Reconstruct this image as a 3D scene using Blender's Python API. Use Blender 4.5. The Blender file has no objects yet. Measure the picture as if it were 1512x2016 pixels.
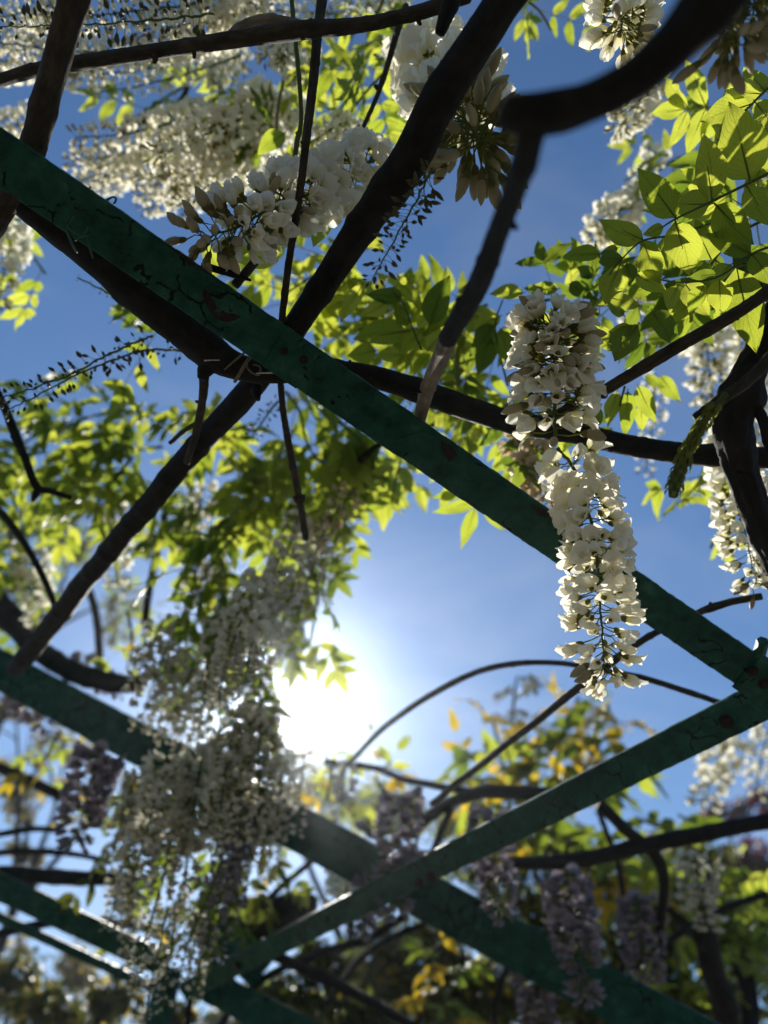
import bpy, math, random
from mathutils import Vector, Matrix, noise

sc = bpy.context.scene
col = sc.collection
RAD = math.radians
random.seed(7)

# ------------------------------------------------------------------ camera
FPX, W, H = 1514.0, 1512.0, 2016.0
PITCH, ROLL = 49.0, 3.5
CAM = Vector((0, 0, 1.6))
camd = bpy.data.cameras.new('camera')
cam = bpy.data.objects.new('camera', camd)
col.objects.link(cam)
CM = Matrix.Translation(CAM) @ Matrix.Rotation(RAD(90 + PITCH), 4, 'X') @ Matrix.Rotation(RAD(ROLL), 4, 'Z')
cam.matrix_world = CM
camd.sensor_fit = 'VERTICAL'
camd.sensor_height = 36.0
camd.lens = FPX / H * 36.0
camd.clip_start = 0.02
camd.clip_end = 3000
camd.dof.use_dof = True
camd.dof.focus_distance = 0.96
camd.dof.aperture_fstop = 2.2
camd.dof.aperture_blades = 0
sc.camera = cam

def P(x, y, d):
    """a point seen at photo position x, y, d metres in front of the lens"""
    return CM @ Vector(((x - W / 2) / FPX * d, -(y - H / 2) / FPX * d, -d))

# ------------------------------------------------------------------ sky, sun, exposure
SUN = (P(552, 1388, 1) - CAM).normalized()
world = bpy.data.worlds.new('World')
sc.world = world
world.use_nodes = True
wn, wl = world.node_tree.nodes, world.node_tree.links
wn.clear()
sky = wn.new('ShaderNodeTexSky')
sky.sky_type = 'NISHITA'
sky.sun_disc = False
sky.sun_elevation = math.asin(SUN.z)
sky.sun_rotation = math.atan2(SUN.x, SUN.y)
sky.altitude = 0
sky.air_density = 1.5
sky.dust_density = 0.2
sky.ozone_density = 9.0
bg = wn.new('ShaderNodeBackground')
bg.inputs['Strength'].default_value = 0.066
wo = wn.new('ShaderNodeOutputWorld')
wt = wn.new('ShaderNodeTexCoord')
wm = wn.new('ShaderNodeMapping'); wm.inputs['Scale'].default_value = (1.2, 2.6, 3.2); wm.inputs['Rotation'].default_value = (0.3, 0.2, 0.7)
wl.new(wt.outputs['Generated'], wm.inputs[0])
wz = wn.new('ShaderNodeTexNoise'); wz.inputs['Scale'].default_value = 2.3; wz.inputs['Detail'].default_value = 7; wz.inputs['Roughness'].default_value = 0.55; wz.inputs['Distortion'].default_value = 0.6
wl.new(wm.outputs[0], wz.inputs['Vector'])
wr = wn.new('ShaderNodeMapRange'); wl.new(wz.outputs[0], wr.inputs[0])
wr.inputs[1].default_value = 0.48; wr.inputs[2].default_value = 0.85; wr.inputs[3].default_value = 0.0; wr.inputs[4].default_value = 0.28
wg = wn.new('ShaderNodeHueSaturation'); wg.inputs['Saturation'].default_value = 0.3; wg.inputs['Value'].default_value = 1.25
wl.new(sky.outputs[0], wg.inputs['Color'])
wx = wn.new('ShaderNodeMix'); wx.data_type = 'RGBA'
wl.new(wr.outputs[0], wx.inputs[0]); wl.new(sky.outputs[0], wx.inputs[6]); wl.new(wg.outputs[0], wx.inputs[7])
wl.new(wx.outputs[2], bg.inputs['Color'])
wl.new(bg.outputs[0], wo.inputs['Surface'])

sund = bpy.data.lights.new('sun', 'SUN')
sund.energy = 5.0
sund.angle = RAD(0.5)
sund.color = (1.0, 0.95, 0.86)
suno = bpy.data.objects.new('sun', sund)
col.objects.link(suno)
suno.rotation_euler = SUN.to_track_quat('Z', 'Y').to_euler()
suno.location = (0, 0, 8)

sc.view_settings.view_transform = 'Standard'
sc.view_settings.look = 'None'
sc.view_settings.exposure = 0.7
sc.view_settings.gamma = 1.0
sc.view_settings.use_curve_mapping = False
sc.render.engine = 'CYCLES'
sc.cycles.max_bounces = 10
sc.cycles.diffuse_bounces = 7
sc.cycles.transmission_bounces = 6
sc.cycles.transparent_max_bounces = 4
sc.cycles.use_denoising = True

# ------------------------------------------------------------------ materials
def new_mat(name):
    m = bpy.data.materials.new(name)
    m.use_nodes = True
    n = m.node_tree.nodes
    n.clear()
    return m, n, m.node_tree.links

def ramp(n, stops):
    r = n.new('ShaderNodeValToRGB')
    e = r.color_ramp.elements
    while len(e) < len(stops):
        e.new(0.5)
    for k, (p, c) in enumerate(stops):
        e[k].position = p
        e[k].color = (*c, 1) if len(c) == 3 else c
    return r

def mat_bark(name, c0, c1, c2, bump=0.5):
    m, n, l = new_mat(name)
    uv = n.new('ShaderNodeUVMap')
    mp = n.new('ShaderNodeMapping'); mp.inputs['Scale'].default_value = (22, 5, 1)
    l.new(uv.outputs[0], mp.inputs[0])
    n1 = n.new('ShaderNodeTexNoise'); n1.inputs['Scale'].default_value = 2.2; n1.inputs['Detail'].default_value = 9; n1.inputs['Roughness'].default_value = 0.7
    l.new(mp.outputs[0], n1.inputs['Vector'])
    tc = n.new('ShaderNodeTexCoord')
    n2 = n.new('ShaderNodeTexNoise'); n2.inputs['Scale'].default_value = 38; n2.inputs['Detail'].default_value = 6
    l.new(tc.outputs['Object'], n2.inputs['Vector'])
    r = ramp(n, [(0.3, c0), (0.52, c1), (0.78, c2)])
    mx = n.new('ShaderNodeMath'); mx.operation = 'MULTIPLY_ADD'; mx.inputs[1].default_value = 0.45
    l.new(n2.outputs[0], mx.inputs[0])
    sc_ = n.new('ShaderNodeMath'); sc_.operation = 'MULTIPLY'; sc_.inputs[1].default_value = 0.58
    l.new(n1.outputs[0], sc_.inputs[0]); l.new(sc_.outputs[0], mx.inputs[2])
    l.new(mx.outputs[0], r.inputs[0])
    b = n.new('ShaderNodeBump'); b.inputs['Strength'].default_value = bump; b.inputs['Distance'].default_value = 0.003
    l.new(mx.outputs[0], b.inputs['Height'])
    p = n.new('ShaderNodeBsdfPrincipled'); p.inputs['Roughness'].default_value = 0.85
    p.inputs['Specular IOR Level'].default_value = 0.25
    l.new(r.outputs[0], p.inputs['Base Color']); l.new(b.outputs[0], p.inputs['Normal'])
    o = n.new('ShaderNodeOutputMaterial'); l.new(p.outputs[0], o.inputs[0])
    return m

def mat_leaf(name, dark, light, tdark, tlight, trans=0.55):
    m, n, l = new_mat(name)
    uv = n.new('ShaderNodeUVMap')
    sep = n.new('ShaderNodeSeparateXYZ'); l.new(uv.outputs[0], sep.inputs[0])
    oi = n.new('ShaderNodeObjectInfo')
    def math_(op, a=None, b=None, c=None):
        q = n.new('ShaderNodeMath'); q.operation = op
        for k, v in enumerate((a, b, c)):
            if v is None: continue
            if isinstance(v, (int, float)): q.inputs[k].default_value = v
            else: l.new(v, q.inputs[k])
        return q.outputs[0]
    au = math_('ABSOLUTE', math_('SUBTRACT', sep.outputs[0], 0.5))
    vein = math_('SINE', math_('MULTIPLY', math_('SUBTRACT', sep.outputs[1], math_('MULTIPLY', au, 0.7)), 62.0))
    vein = math_('POWER', math_('MAXIMUM', vein, 0.0), 10.0)
    mid = math_('LESS_THAN', au, 0.022)
    lines = math_('MAXIMUM', math_('MULTIPLY', vein, 0.55), mid)
    tc = n.new('ShaderNodeTexCoord')
    ns = n.new('ShaderNodeTexNoise'); ns.inputs['Scale'].default_value = 60; ns.inputs['Detail'].default_value = 5
    l.new(tc.outputs['Object'], ns.inputs['Vector'])
    f = math_('ADD', math_('MULTIPLY', oi.outputs['Random'], 0.75), math_('MULTIPLY', math_('SUBTRACT', ns.outputs[0], 0.3), 0.6))
    wv = n.new('ShaderNodeVectorMath'); wv.operation = 'ADD'; l.new(uv.outputs[0], wv.inputs[0])
    rv = n.new('ShaderNodeMath'); rv.operation = 'MULTIPLY'; rv.inputs[1].default_value = 37.0; l.new(oi.outputs['Random'], rv.inputs[0]); l.new(rv.outputs[0], wv.inputs[1])
    n3 = n.new('ShaderNodeTexNoise'); n3.inputs['Scale'].default_value = 4.5; n3.inputs['Detail'].default_value = 4; l.new(wv.outputs[0], n3.inputs['Vector'])
    sr_ = n.new('ShaderNodeMapRange'); l.new(n3.outputs[0], sr_.inputs[0]); sr_.inputs[1].default_value = .68; sr_.inputs[2].default_value = .76
    spot = sr_.outputs[0]
    def mixc(a, b):
        q = n.new('ShaderNodeMix'); q.data_type = 'RGBA'
        l.new(f, q.inputs[0]); q.inputs[6].default_value = (*a, 1); q.inputs[7].default_value = (*b, 1)
        d = n.new('ShaderNodeMix'); d.data_type = 'RGBA'; d.blend_type = 'MULTIPLY'
        l.new(math_('MULTIPLY', lines, 0.55), d.inputs[0]); l.new(q.outputs[2], d.inputs[6]); d.inputs[7].default_value = (0.42, 0.5, 0.35, 1)
        e = n.new('ShaderNodeMix'); e.data_type = 'RGBA'; e.blend_type = 'MULTIPLY'
        l.new(spot, e.inputs[0]); l.new(d.outputs[2], e.inputs[6]); e.inputs[7].default_value = (0.5, 0.3, 0.25, 1)
        return e.outputs[2]
    ca, ct = mixc(dark, light), mixc(tdark, tlight)
    bp = n.new('ShaderNodeBump'); bp.inputs['Strength'].default_value = 0.35; bp.inputs['Distance'].default_value = 0.0015
    l.new(math_('ADD', math_('MULTIPLY', lines, -1.0), ns.outputs[0]), bp.inputs['Height'])
    p = n.new('ShaderNodeBsdfPrincipled'); p.inputs['Roughness'].default_value = 0.5; p.inputs['Specular IOR Level'].default_value = 0.35
    l.new(ca, p.inputs['Base Color']); l.new(bp.outputs[0], p.inputs['Normal'])
    t = n.new('ShaderNodeBsdfTranslucent'); l.new(ct, t.inputs[0]); l.new(bp.outputs[0], t.inputs['Normal'])
    mx = n.new('ShaderNodeMixShader'); mx.inputs[0].default_value = trans
    l.new(p.outputs[0], mx.inputs[1]); l.new(t.outputs[0], mx.inputs[2])
    o = n.new('ShaderNodeOutputMaterial'); l.new(mx.outputs[0], o.inputs[0])
    return m

def mat_petal(name, a, b, ta, tb, trans=0.42):
    m, n, l = new_mat(name)
    oi = n.new('ShaderNodeObjectInfo')
    tc = n.new('ShaderNodeTexCoord')
    ns = n.new('ShaderNodeTexNoise'); ns.inputs['Scale'].default_value = 110; ns.inputs['Detail'].default_value = 3
    l.new(tc.outputs['Object'], ns.inputs['Vector'])
    f = n.new('ShaderNodeMath'); f.operation = 'MULTIPLY_ADD'; f.inputs[1].default_value = 0.6
    l.new(oi.outputs['Random'], f.inputs[0])
    g = n.new('ShaderNodeMath'); g.operation = 'MULTIPLY'; g.inputs[1].default_value = 0.5
    l.new(ns.outputs[0], g.inputs[0]); l.new(g.outputs[0], f.inputs[2])
    sz = n.new('ShaderNodeSeparateXYZ'); l.new(tc.outputs['Object'], sz.inputs[0])
    thr = n.new('ShaderNodeMapRange'); l.new(sz.outputs[2], thr.inputs[0])
    thr.inputs[1].default_value = 0.019; thr.inputs[2].default_value = 0.027; thr.inputs[3].default_value = 0.9; thr.inputs[4].default_value = 0.0
    def mixc(x, y):
        q = n.new('ShaderNodeMix'); q.data_type = 'RGBA'
        l.new(f.outputs[0], q.inputs[0]); q.inputs[6].default_value = (*x, 1); q.inputs[7].default_value = (*y, 1)
        th = n.new('ShaderNodeMix'); th.data_type = 'RGBA'; th.blend_type = 'MULTIPLY'   # greenish yellow throat
        l.new(thr.outputs[0], th.inputs[0]); l.new(q.outputs[2], th.inputs[6]); th.inputs[7].default_value = (0.85, 0.8, 0.32, 1)
        return th.outputs[2]
    bp = n.new('ShaderNodeBump'); bp.inputs['Strength'].default_value = 0.25; bp.inputs['Distance'].default_value = 0.001
    l.new(ns.outputs[0], bp.inputs['Height'])
    p = n.new('ShaderNodeBsdfPrincipled'); p.inputs['Roughness'].default_value = 0.55; p.inputs['Specular IOR Level'].default_value = 0.3
    l.new(mixc(a, b), p.inputs['Base Color']); l.new(bp.outputs[0], p.inputs['Normal'])
    t = n.new('ShaderNodeBsdfTranslucent'); l.new(mixc(ta, tb), t.inputs[0])
    mx = n.new('ShaderNodeMixShader'); mx.inputs[0].default_value = trans
    l.new(p.outputs[0], mx.inputs[1]); l.new(t.outputs[0], mx.inputs[2])
    o = n.new('ShaderNodeOutputMaterial'); l.new(mx.outputs[0], o.inputs[0])
    return m

def mat_plain(name, c0, c1, scale=30, rough=0.7, bump=0.2, dist=0.002, spec=0.3):
    m, n, l = new_mat(name)
    tc = n.new('ShaderNodeTexCoord')
    ns = n.new('ShaderNodeTexNoise'); ns.inputs['Scale'].default_value = scale; ns.inputs['Detail'].default_value = 8; ns.inputs['Roughness'].default_value = 0.65
    l.new(tc.outputs['Object'], ns.inputs['Vector'])
    r = ramp(n, [(0.32, c0), (0.68, c1)]); l.new(ns.outputs[0], r.inputs[0])
    b = n.new('ShaderNodeBump'); b.inputs['Strength'].default_value = bump; b.inputs['Distance'].default_value = dist
    l.new(ns.outputs[0], b.inputs['Height'])
    p = n.new('ShaderNodeBsdfPrincipled'); p.inputs['Roughness'].default_value = rough; p.inputs['Specular IOR Level'].default_value = spec
    l.new(r.outputs[0], p.inputs['Base Color']); l.new(b.outputs[0], p.inputs['Normal'])
    o = n.new('ShaderNodeOutputMaterial'); l.new(p.outputs[0], o.inputs[0])
    return m

def mat_paint():
    """old green gloss paint: runs and dents, fine cracks, grime, a few worn-through spots"""
    m, n, l = new_mat('green_paint')
    tc = n.new('ShaderNodeTexCoord')
    def noise_(s, d=6, ro=0.6):
        q = n.new('ShaderNodeTexNoise'); q.inputs['Scale'].default_value = s; q.inputs['Detail'].default_value = d; q.inputs['Roughness'].default_value = ro
        l.new(tc.outputs['Object'], q.inputs['Vector']); return q.outputs[0]
    def math_(op, a, b=0.0, c=0.0):
        q = n.new('ShaderNodeMath'); q.operation = op
        for k, v in enumerate((a, b, c)):
            if isinstance(v, (int, float)): q.inputs[k].default_value = v
            else: l.new(v, q.inputs[k])
        return q.outputs[0]
    big, mid, fine = noise_(9, 5), noise_(34, 8, 0.65), noise_(190, 4)
    vm = n.new('ShaderNodeVectorMath'); vm.operation = 'MULTIPLY_ADD'
    nz = n.new('ShaderNodeTexNoise'); nz.inputs['Scale'].default_value = 40; nz.inputs['Detail'].default_value = 4
    l.new(tc.outputs['Object'], nz.inputs['Vector'])
    l.new(nz.outputs['Color'], vm.inputs[0]); vm.inputs[1].default_value = (0.03, 0.03, 0.03); l.new(tc.outputs['Object'], vm.inputs[2])
    vo = n.new('ShaderNodeTexVoronoi'); vo.feature = 'DISTANCE_TO_EDGE'; vo.inputs['Scale'].default_value = 17
    l.new(vm.outputs[0], vo.inputs['Vector'])
    crack = math_('MULTIPLY', math_('LESS_THAN', vo.outputs['Distance'], 0.026), math_('GREATER_THAN', math_('ADD', math_('MULTIPLY', mid, 0.5), math_('MULTIPLY', big, 0.5)), 0.505))
    worn = math_('GREATER_THAN', math_('ADD', math_('MULTIPLY', mid, 0.7), math_('MULTIPLY', big, 0.45)), 0.715)
    r = ramp(n, [(0.28, (0.004, 0.02, 0.015)), (0.42, (0.009, 0.05, 0.037)), (0.58, (0.016, 0.08, 0.058)), (0.76, (0.05, 0.15, 0.115))])
    l.new(mid, r.inputs[0])
    def over(a, b, f):
        q = n.new('ShaderNodeMix'); q.data_type = 'RGBA'
        l.new(f, q.inputs[0]); l.new(a, q.inputs[6])
        if isinstance(b, tuple): q.inputs[7].default_value = (*b, 1)
        else: l.new(b, q.inputs[7])
        return q.outputs[2]
    rust = ramp(n, [(0.35, (0.005, 0.006, 0.005)), (0.7, (0.028, 0.02, 0.016))]); l.new(fine, rust.inputs[0])
    c = over(r.outputs[0], rust.outputs[0], worn)
    c = over(c, (0.003, 0.008, 0.006), crack)
    h = math_('SUBTRACT', math_('ADD', math_('MULTIPLY', big, 1.2), math_('MULTIPLY', mid, 0.5)), math_('ADD', math_('MULTIPLY', crack, 0.5), math_('MULTIPLY', worn, 0.4)))
    b = n.new('ShaderNodeBump'); b.inputs['Strength'].default_value = 0.75; b.inputs['Distance'].default_value = 0.004
    l.new(h, b.inputs['Height'])
    p = n.new('ShaderNodeBsdfPrincipled')
    l.new(math_('MULTIPLY_ADD', mid, 0.5, 0.28), p.inputs['Roughness'])
    p.inputs['Specular IOR Level'].default_value = 0.12
    l.new(c, p.inputs['Base Color']); l.new(b.outputs[0], p.inputs['Normal'])
    o = n.new('ShaderNodeOutputMaterial'); l.new(p.outputs[0], o.inputs[0])
    return m

M = {}
M['bark'] = mat_bark('bark', (0.008, 0.007, 0.005), (0.036, 0.03, 0.022), (0.1, 0.082, 0.062), 0.9)
M['bark_dark'] = mat_bark('dark_bark', (0.003, 0.003, 0.003), (0.010, 0.0095, 0.0085), (0.03, 0.028, 0.024), 1.0)
M['bark_pale'] = mat_bark('pale_bark', (0.05, 0.042, 0.03), (0.16, 0.13, 0.095), (0.28, 0.23, 0.17))
M['green_twig'] = mat_bark('green_twig', (0.03, 0.05, 0.012), (0.07, 0.1, 0.03), (0.12, 0.13, 0.05), 0.2)
M['paint'] = mat_paint()
M['rust'] = mat_plain('rusty_metal', (0.006, 0.0055, 0.005), (0.032, 0.02, 0.016), 160, 0.9, 0.8)
M['wire'] = mat_plain('green_wire', (0.01, 0.06, 0.035), (0.03, 0.11, 0.07), 80, 0.45)
M['twine'] = mat_plain('twine', (0.07, 0.055, 0.035), (0.2, 0.16, 0.1), 220, 0.9, 0.5)
M['silk'] = mat_plain('dry_fibre', (0.35, 0.32, 0.25), (0.6, 0.56, 0.46), 200, 0.5)
M['ground'] = mat_plain('pale_gravel', (0.10, 0.085, 0.065), (0.24, 0.21, 0.16), 14, 0.95, 0.6, 0.01)
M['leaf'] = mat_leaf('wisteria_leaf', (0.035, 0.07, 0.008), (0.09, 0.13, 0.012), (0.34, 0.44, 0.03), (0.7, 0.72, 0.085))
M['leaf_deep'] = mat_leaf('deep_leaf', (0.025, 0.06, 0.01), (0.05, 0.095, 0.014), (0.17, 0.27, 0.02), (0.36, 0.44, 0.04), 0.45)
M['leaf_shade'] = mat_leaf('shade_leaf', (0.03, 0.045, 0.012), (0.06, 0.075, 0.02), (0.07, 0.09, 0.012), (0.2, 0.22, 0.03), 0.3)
M['leaf_gold'] = mat_leaf('golden_leaf', (0.11, 0.1, 0.012), (0.16, 0.12, 0.012), (0.55, 0.42, 0.02), (0.85, 0.56, 0.03))
M['leaf_plum'] = mat_leaf('plum_leaf', (0.04, 0.012, 0.02), (0.07, 0.02, 0.03), (0.16, 0.03, 0.05), (0.3, 0.06, 0.09), 0.4)
M['leaf_pale'] = mat_leaf('pale_leaf', (0.06, 0.06, 0.035), (0.12, 0.11, 0.07), (0.2, 0.2, 0.09), (0.36, 0.33, 0.19), 0.35)
M['petal'] = mat_petal('white_petal', (0.8, 0.77, 0.66), (0.91, 0.9, 0.84), (0.88, 0.83, 0.65), (0.95, 0.94, 0.86), 0.52)
M['petal_mauve'] = mat_petal('mauve_petal', (0.16, 0.14, 0.18), (0.3, 0.27, 0.33), (0.24, 0.21, 0.27), (0.38, 0.34, 0.42), 0.18)
M['petal_old'] = mat_petal('faded_petal', (0.5, 0.4, 0.28), (0.66, 0.56, 0.44), (0.55, 0.42, 0.25), (0.75, 0.62, 0.45))
M['petal_dusk'] = mat_petal('dusky_petal', (0.5, 0.49, 0.42), (0.68, 0.66, 0.58), (0.55, 0.53, 0.42), (0.7, 0.68, 0.58), 0.28)  # greyer, less translucent copy of the white petal, shade put into its colour
M['bud'] = mat_petal('bud_skin', (0.30, 0.26, 0.15), (0.45, 0.4, 0.26), (0.28, 0.22, 0.08), (0.42, 0.36, 0.18), 0.25)
M['bud_dark'] = mat_petal('dark_bud', (0.05, 0.055, 0.025), (0.11, 0.1, 0.055), (0.1, 0.1, 0.02), (0.2, 0.17, 0.06), 0.2)
M['bud_green'] = mat_petal('green_bud', (0.12, 0.15, 0.05), (0.22, 0.25, 0.1), (0.25, 0.32, 0.06), (0.4, 0.44, 0.14), 0.4)
M['calyx'] = mat_petal('calyx', (0.14, 0.15, 0.06), (0.2, 0.18, 0.09), (0.3, 0.3, 0.08), (0.4, 0.36, 0.14), 0.3)
M['pedicel'] = mat_petal('pedicel', (0.1, 0.14, 0.03), (0.16, 0.19, 0.05), (0.35, 0.42, 0.06), (0.5, 0.52, 0.12), 0.4)

# ------------------------------------------------------------------ helpers
def tag(o, label=None, cat=None, group=None, kind=None):
    if label: o['label'] = label
    if cat: o['category'] = cat
    if group: o['group'] = group
    if kind: o['kind'] = kind
    return o

def empty(name, loc):
    o = bpy.data.objects.new(name, None)
    o.empty_display_size = 0.05
    col.objects.link(o)
    o.location = loc
    return o

def link(name, me, parent=None, mat4=None):
    o = bpy.data.objects.new(name, me)
    col.objects.link(o)
    if parent is not None: o.parent = parent
    if mat4 is not None: o.matrix_local = mat4
    return o

class MB:
    """collects faces (with uv and material slot) and makes one mesh"""
    def __init__(s):
        s.v, s.f, s.m, s.uv = [], [], [], []
    def grid(s, pts, nu, nv, slot=0, uvs=None, closed=False):
        b = len(s.v)
        s.v += [tuple(p) for p in pts]
        for j in range(nv - 1):
            for i in range(nu if closed else nu - 1):
                i2 = (i + 1) % nu
                q = (b + j * nu + i, b + j * nu + i2, b + (j + 1) * nu + i2, b + (j + 1) * nu + i)
                s.f.append(q); s.m.append(slot)
                if uvs: 
                    u = [uvs[k - b] for k in q]
                    if closed and i2 == 0:
                        u[1] = (u[1][0], u[0][1] + 1.0 / nu); u[2] = (u[2][0], u[3][1] + 1.0 / nu)
                    s.uv.append(u)
                else:
                    s.uv.append([(0.5, 0.5)] * 4)
        return b
    def face(s, idx, slot=0, uv=(0.5, 0.5)):
        s.f.append(tuple(idx)); s.m.append(slot); s.uv.append([uv] * len(idx))
    def tube(s, pts, radii, sides=8, slot=0, rough=0.0, seed=0.0, cap=True, fine=0.0):
        n = len(pts)
        t0 = (pts[1] - pts[0]).normalized()
        ref = Vector((0, 0, 1)) if abs(t0.z) < 0.9 else Vector((1, 0, 0))
        nrm = (ref - t0 * ref.dot(t0)).normalized()
        out, uvs, run = [], [], 0.0
        for k in range(n):
            t = (pts[min(k + 1, n - 1)] - pts[max(k - 1, 0)]).normalized()
            nrm = (nrm - t * nrm.dot(t)).normalized()
            bi = t.cross(nrm)
            if k: run += (pts[k] - pts[k - 1]).length
            for i in range(sides):
                a = 2 * math.pi * i / sides
                d = nrm * math.cos(a) + bi * math.sin(a)
                r = radii[k]
                if rough:
                    q = Vector((math.cos(a) * 1.3 + seed, math.sin(a) * 1.3, run * 9 + seed * 3))
                    r *= 1 + rough * (noise.noise(q) + 0.5 * noise.noise(q * 3.1)) + (.07 * noise.noise(Vector((math.cos(a + run * 2.5) * 3.4 + seed, math.sin(a + run * 2.5) * 3.4, run * 2.2))) if sides > 11 else 0)
                    if fine:
                        r += fine * (noise.noise(Vector((a * 4 + seed, run * 160, seed))) + 0.6 * noise.noise(Vector((a * 9, run * 420, seed))))
                out.append(pts[k] + d * r)
                uvs.append((run, i / sides))
        b = s.grid(out, sides, n, slot, uvs, closed=True)
        if cap:
            s.face([b + i for i in range(sides)][::-1], slot)
            s.face([b + (n - 1) * sides + i for i in range(sides)], slot)
    def box(s, c, ax, ay, az, slot=0):
        b = len(s.v)
        for z in (-1, 1):
            for y in (-1, 1):
                for x in (-1, 1):
                    s.v.append(tuple(c + ax * x + ay * y + az * z))
        for q in ((0, 2, 3, 1), (4, 5, 7, 6), (0, 1, 5, 4), (2, 6, 7, 3), (0, 4, 6, 2), (1, 3, 7, 5)):
            s.face([b + k for k in q], slot)
    def mesh(s, name, mats, smooth=True):
        me = bpy.data.meshes.new(name)
        me.from_pydata(s.v, [], s.f)
        for m in mats: me.materials.append(m)
        me.polygons.foreach_set('material_index', s.m)
        if smooth: me.polygons.foreach_set('use_smooth', [True] * len(s.f))
        uvl = me.uv_layers.new(name='UVMap')
        flat = [c for f in s.uv for uv in f for c in uv]
        uvl.data.foreach_set('uv', flat)
        me.update()
        return me

def spline(ctrl, step):
    """Catmull-Rom through (Vector, radius) control points, resampled every step metres"""
    pts, rad = [], []
    n = len(ctrl)
    for i in range(n - 1):
        p0, p1, p2, p3 = (ctrl[max(i - 1, 0)], ctrl[i], ctrl[i + 1], ctrl[min(i + 2, n - 1)])
        seg = (p2[0] - p1[0]).length
        m = max(2, int(seg / step))
        for k in range(m):
            t = k / m
            t2, t3 = t * t, t * t * t
            a = [-.5 * t3 + t2 - .5 * t, 1.5 * t3 - 2.5 * t2 + 1, -1.5 * t3 + 2 * t2 + .5 * t, .5 * t3 - .5 * t2]
            pts.append(p0[0] * a[0] + p1[0] * a[1] + p2[0] * a[2] + p3[0] * a[3])
            rad.append(max(0.0004, p0[1] * a[0] + p1[1] * a[1] + p2[1] * a[2] + p3[1] * a[3]))
    pts.append(ctrl[-1][0].copy()); rad.append(ctrl[-1][1])
    return pts, rad

def px_ctrl(rows):
    return [(P(x, y, d), w * d / FPX / 2) for (x, y, d, w) in rows]

def branch_mesh(mb, ctrl, step=0.005, sides=12, rough=0.1, seed=0.0, fine=0.0006):
    pts, rad = spline(ctrl, step)
    # little wandering of the axis so nothing is ruler straight
    for k, p in enumerate(pts):
        a = min(1, min(k, len(pts) - 1 - k) / 8)
        q = p * 7 + Vector((seed, seed * 2, 0))
        pts[k] = p + Vector((noise.noise(q), noise.noise(q + Vector((9, 0, 0))), noise.noise(q + Vector((0, 9, 0))))) * rad[k] * 0.35 * a
    # swollen nodes and old scars along the wood
    R = random.Random(seed)
    run = [0.0]
    for k in range(1, len(pts)): run.append(run[-1] + (pts[k] - pts[k - 1]).length)
    at = R.uniform(.02, .08)
    while at < run[-1]:
        amp, wid = R.uniform(.03, .15), R.uniform(.4, .9)
        for k in range(len(pts)):
            e = (run[k] - at) / max(.004, rad[k] * wid)
            if abs(e) < 3: rad[k] *= 1 + amp * math.exp(-e * e)
        at += R.uniform(.045, .13)
    mb.tube(pts, rad, sides, 0, rough, seed, True, fine)
    return pts, rad

# ------------------------------------------------------------------ ground
g = MB()
S = 400.0
g.grid([Vector((x, y, 0)) for y in (-S, 0, S) for x in (-S, 0, S)], 3, 3)
tag(link('ground', g.mesh('ground', [M['ground']], False)), 'pale gravel ground under the pergola', None, None, 'structure')

# ------------------------------------------------------------------ pergola of green flat bars
pergola = empty('pergola', P(400, 1935, 2.3) * 1)
pergola.location.z = 0.0
PLOC = pergola.location.copy()
tag(pergola, 'old pergola of green painted flat bars with peeling paint under the vines', 'pergola')

def bar_frame(a, b):
    t = (b - a).normalized()
    v = ((a + b) / 2 - CAM).normalized()
    w = t.cross(v).normalized()          # across the bar
    nrm = w.cross(t).normalized()        # its thickness direction
    if nrm.dot(v) > 0: nrm = -nrm        # face that is seen from below
    return t, w, nrm

def flat_bar(name, a, b, width, thick, tilt=0.0, label=None, nseg=300, bend=0.0):
    t, w, nr = bar_frame(a, b)
    if tilt:
        R = min((Matrix.Rotation(RAD(q), 3, t) for q in (tilt, -tilt)), key=lambda m: (m @ nr).z)   # seen face turned to the ground
        w = R @ w; nr = R @ nr
    L = (b - a).length
    mb = MB()
    sec = [(-.5, -.42), (-.48, -.5)] + [(-.44 + .88 * i / 11, -.5) for i in range(12)] + [(.48, -.5), (.5, -.42), (.5, .5), (0, .5), (-.5, .5)]
    pts = []
    for k in range(nseg + 1):
        f = k / nseg
        c = a + (b - a) * f + nr * (bend * 4 * f * (1 - f))
        for (u, z) in sec:
            q = Vector((f * L * 30, u * 3, z * 2 + width * 100))
            q2 = Vector((f * L * 130, u * width * 130, 5.0 + width * 10))
            blister = max(0, noise.noise(q2 * .55) - .12) * .0028 + noise.noise(q2 * 1.6) * .00035
            d = nr * (noise.noise(q * 0.9) * 0.0010 + (blister if z < -.4 else 0)) + w * (noise.noise(q * 1.7) * 0.0009 + noise.noise(q * 5.3) * 0.0007) * (1 if abs(u) > .45 else 0)
            pts.append(c + w * (u * width) - nr * (z * thick) + d - PLOC)
    n = len(sec)
    bb = mb.grid(pts, n, nseg + 1, 0, None, True)
    mb.face([bb + i for i in range(n)][::-1]); mb.face([bb + nseg * n + i for i in range(n)])
    o = link(name, mb.mesh(name, [M['paint']], True), pergola)
    if label: o['label'] = label
    return o, (a, b, t, w, nr, L, width, thick)

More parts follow.
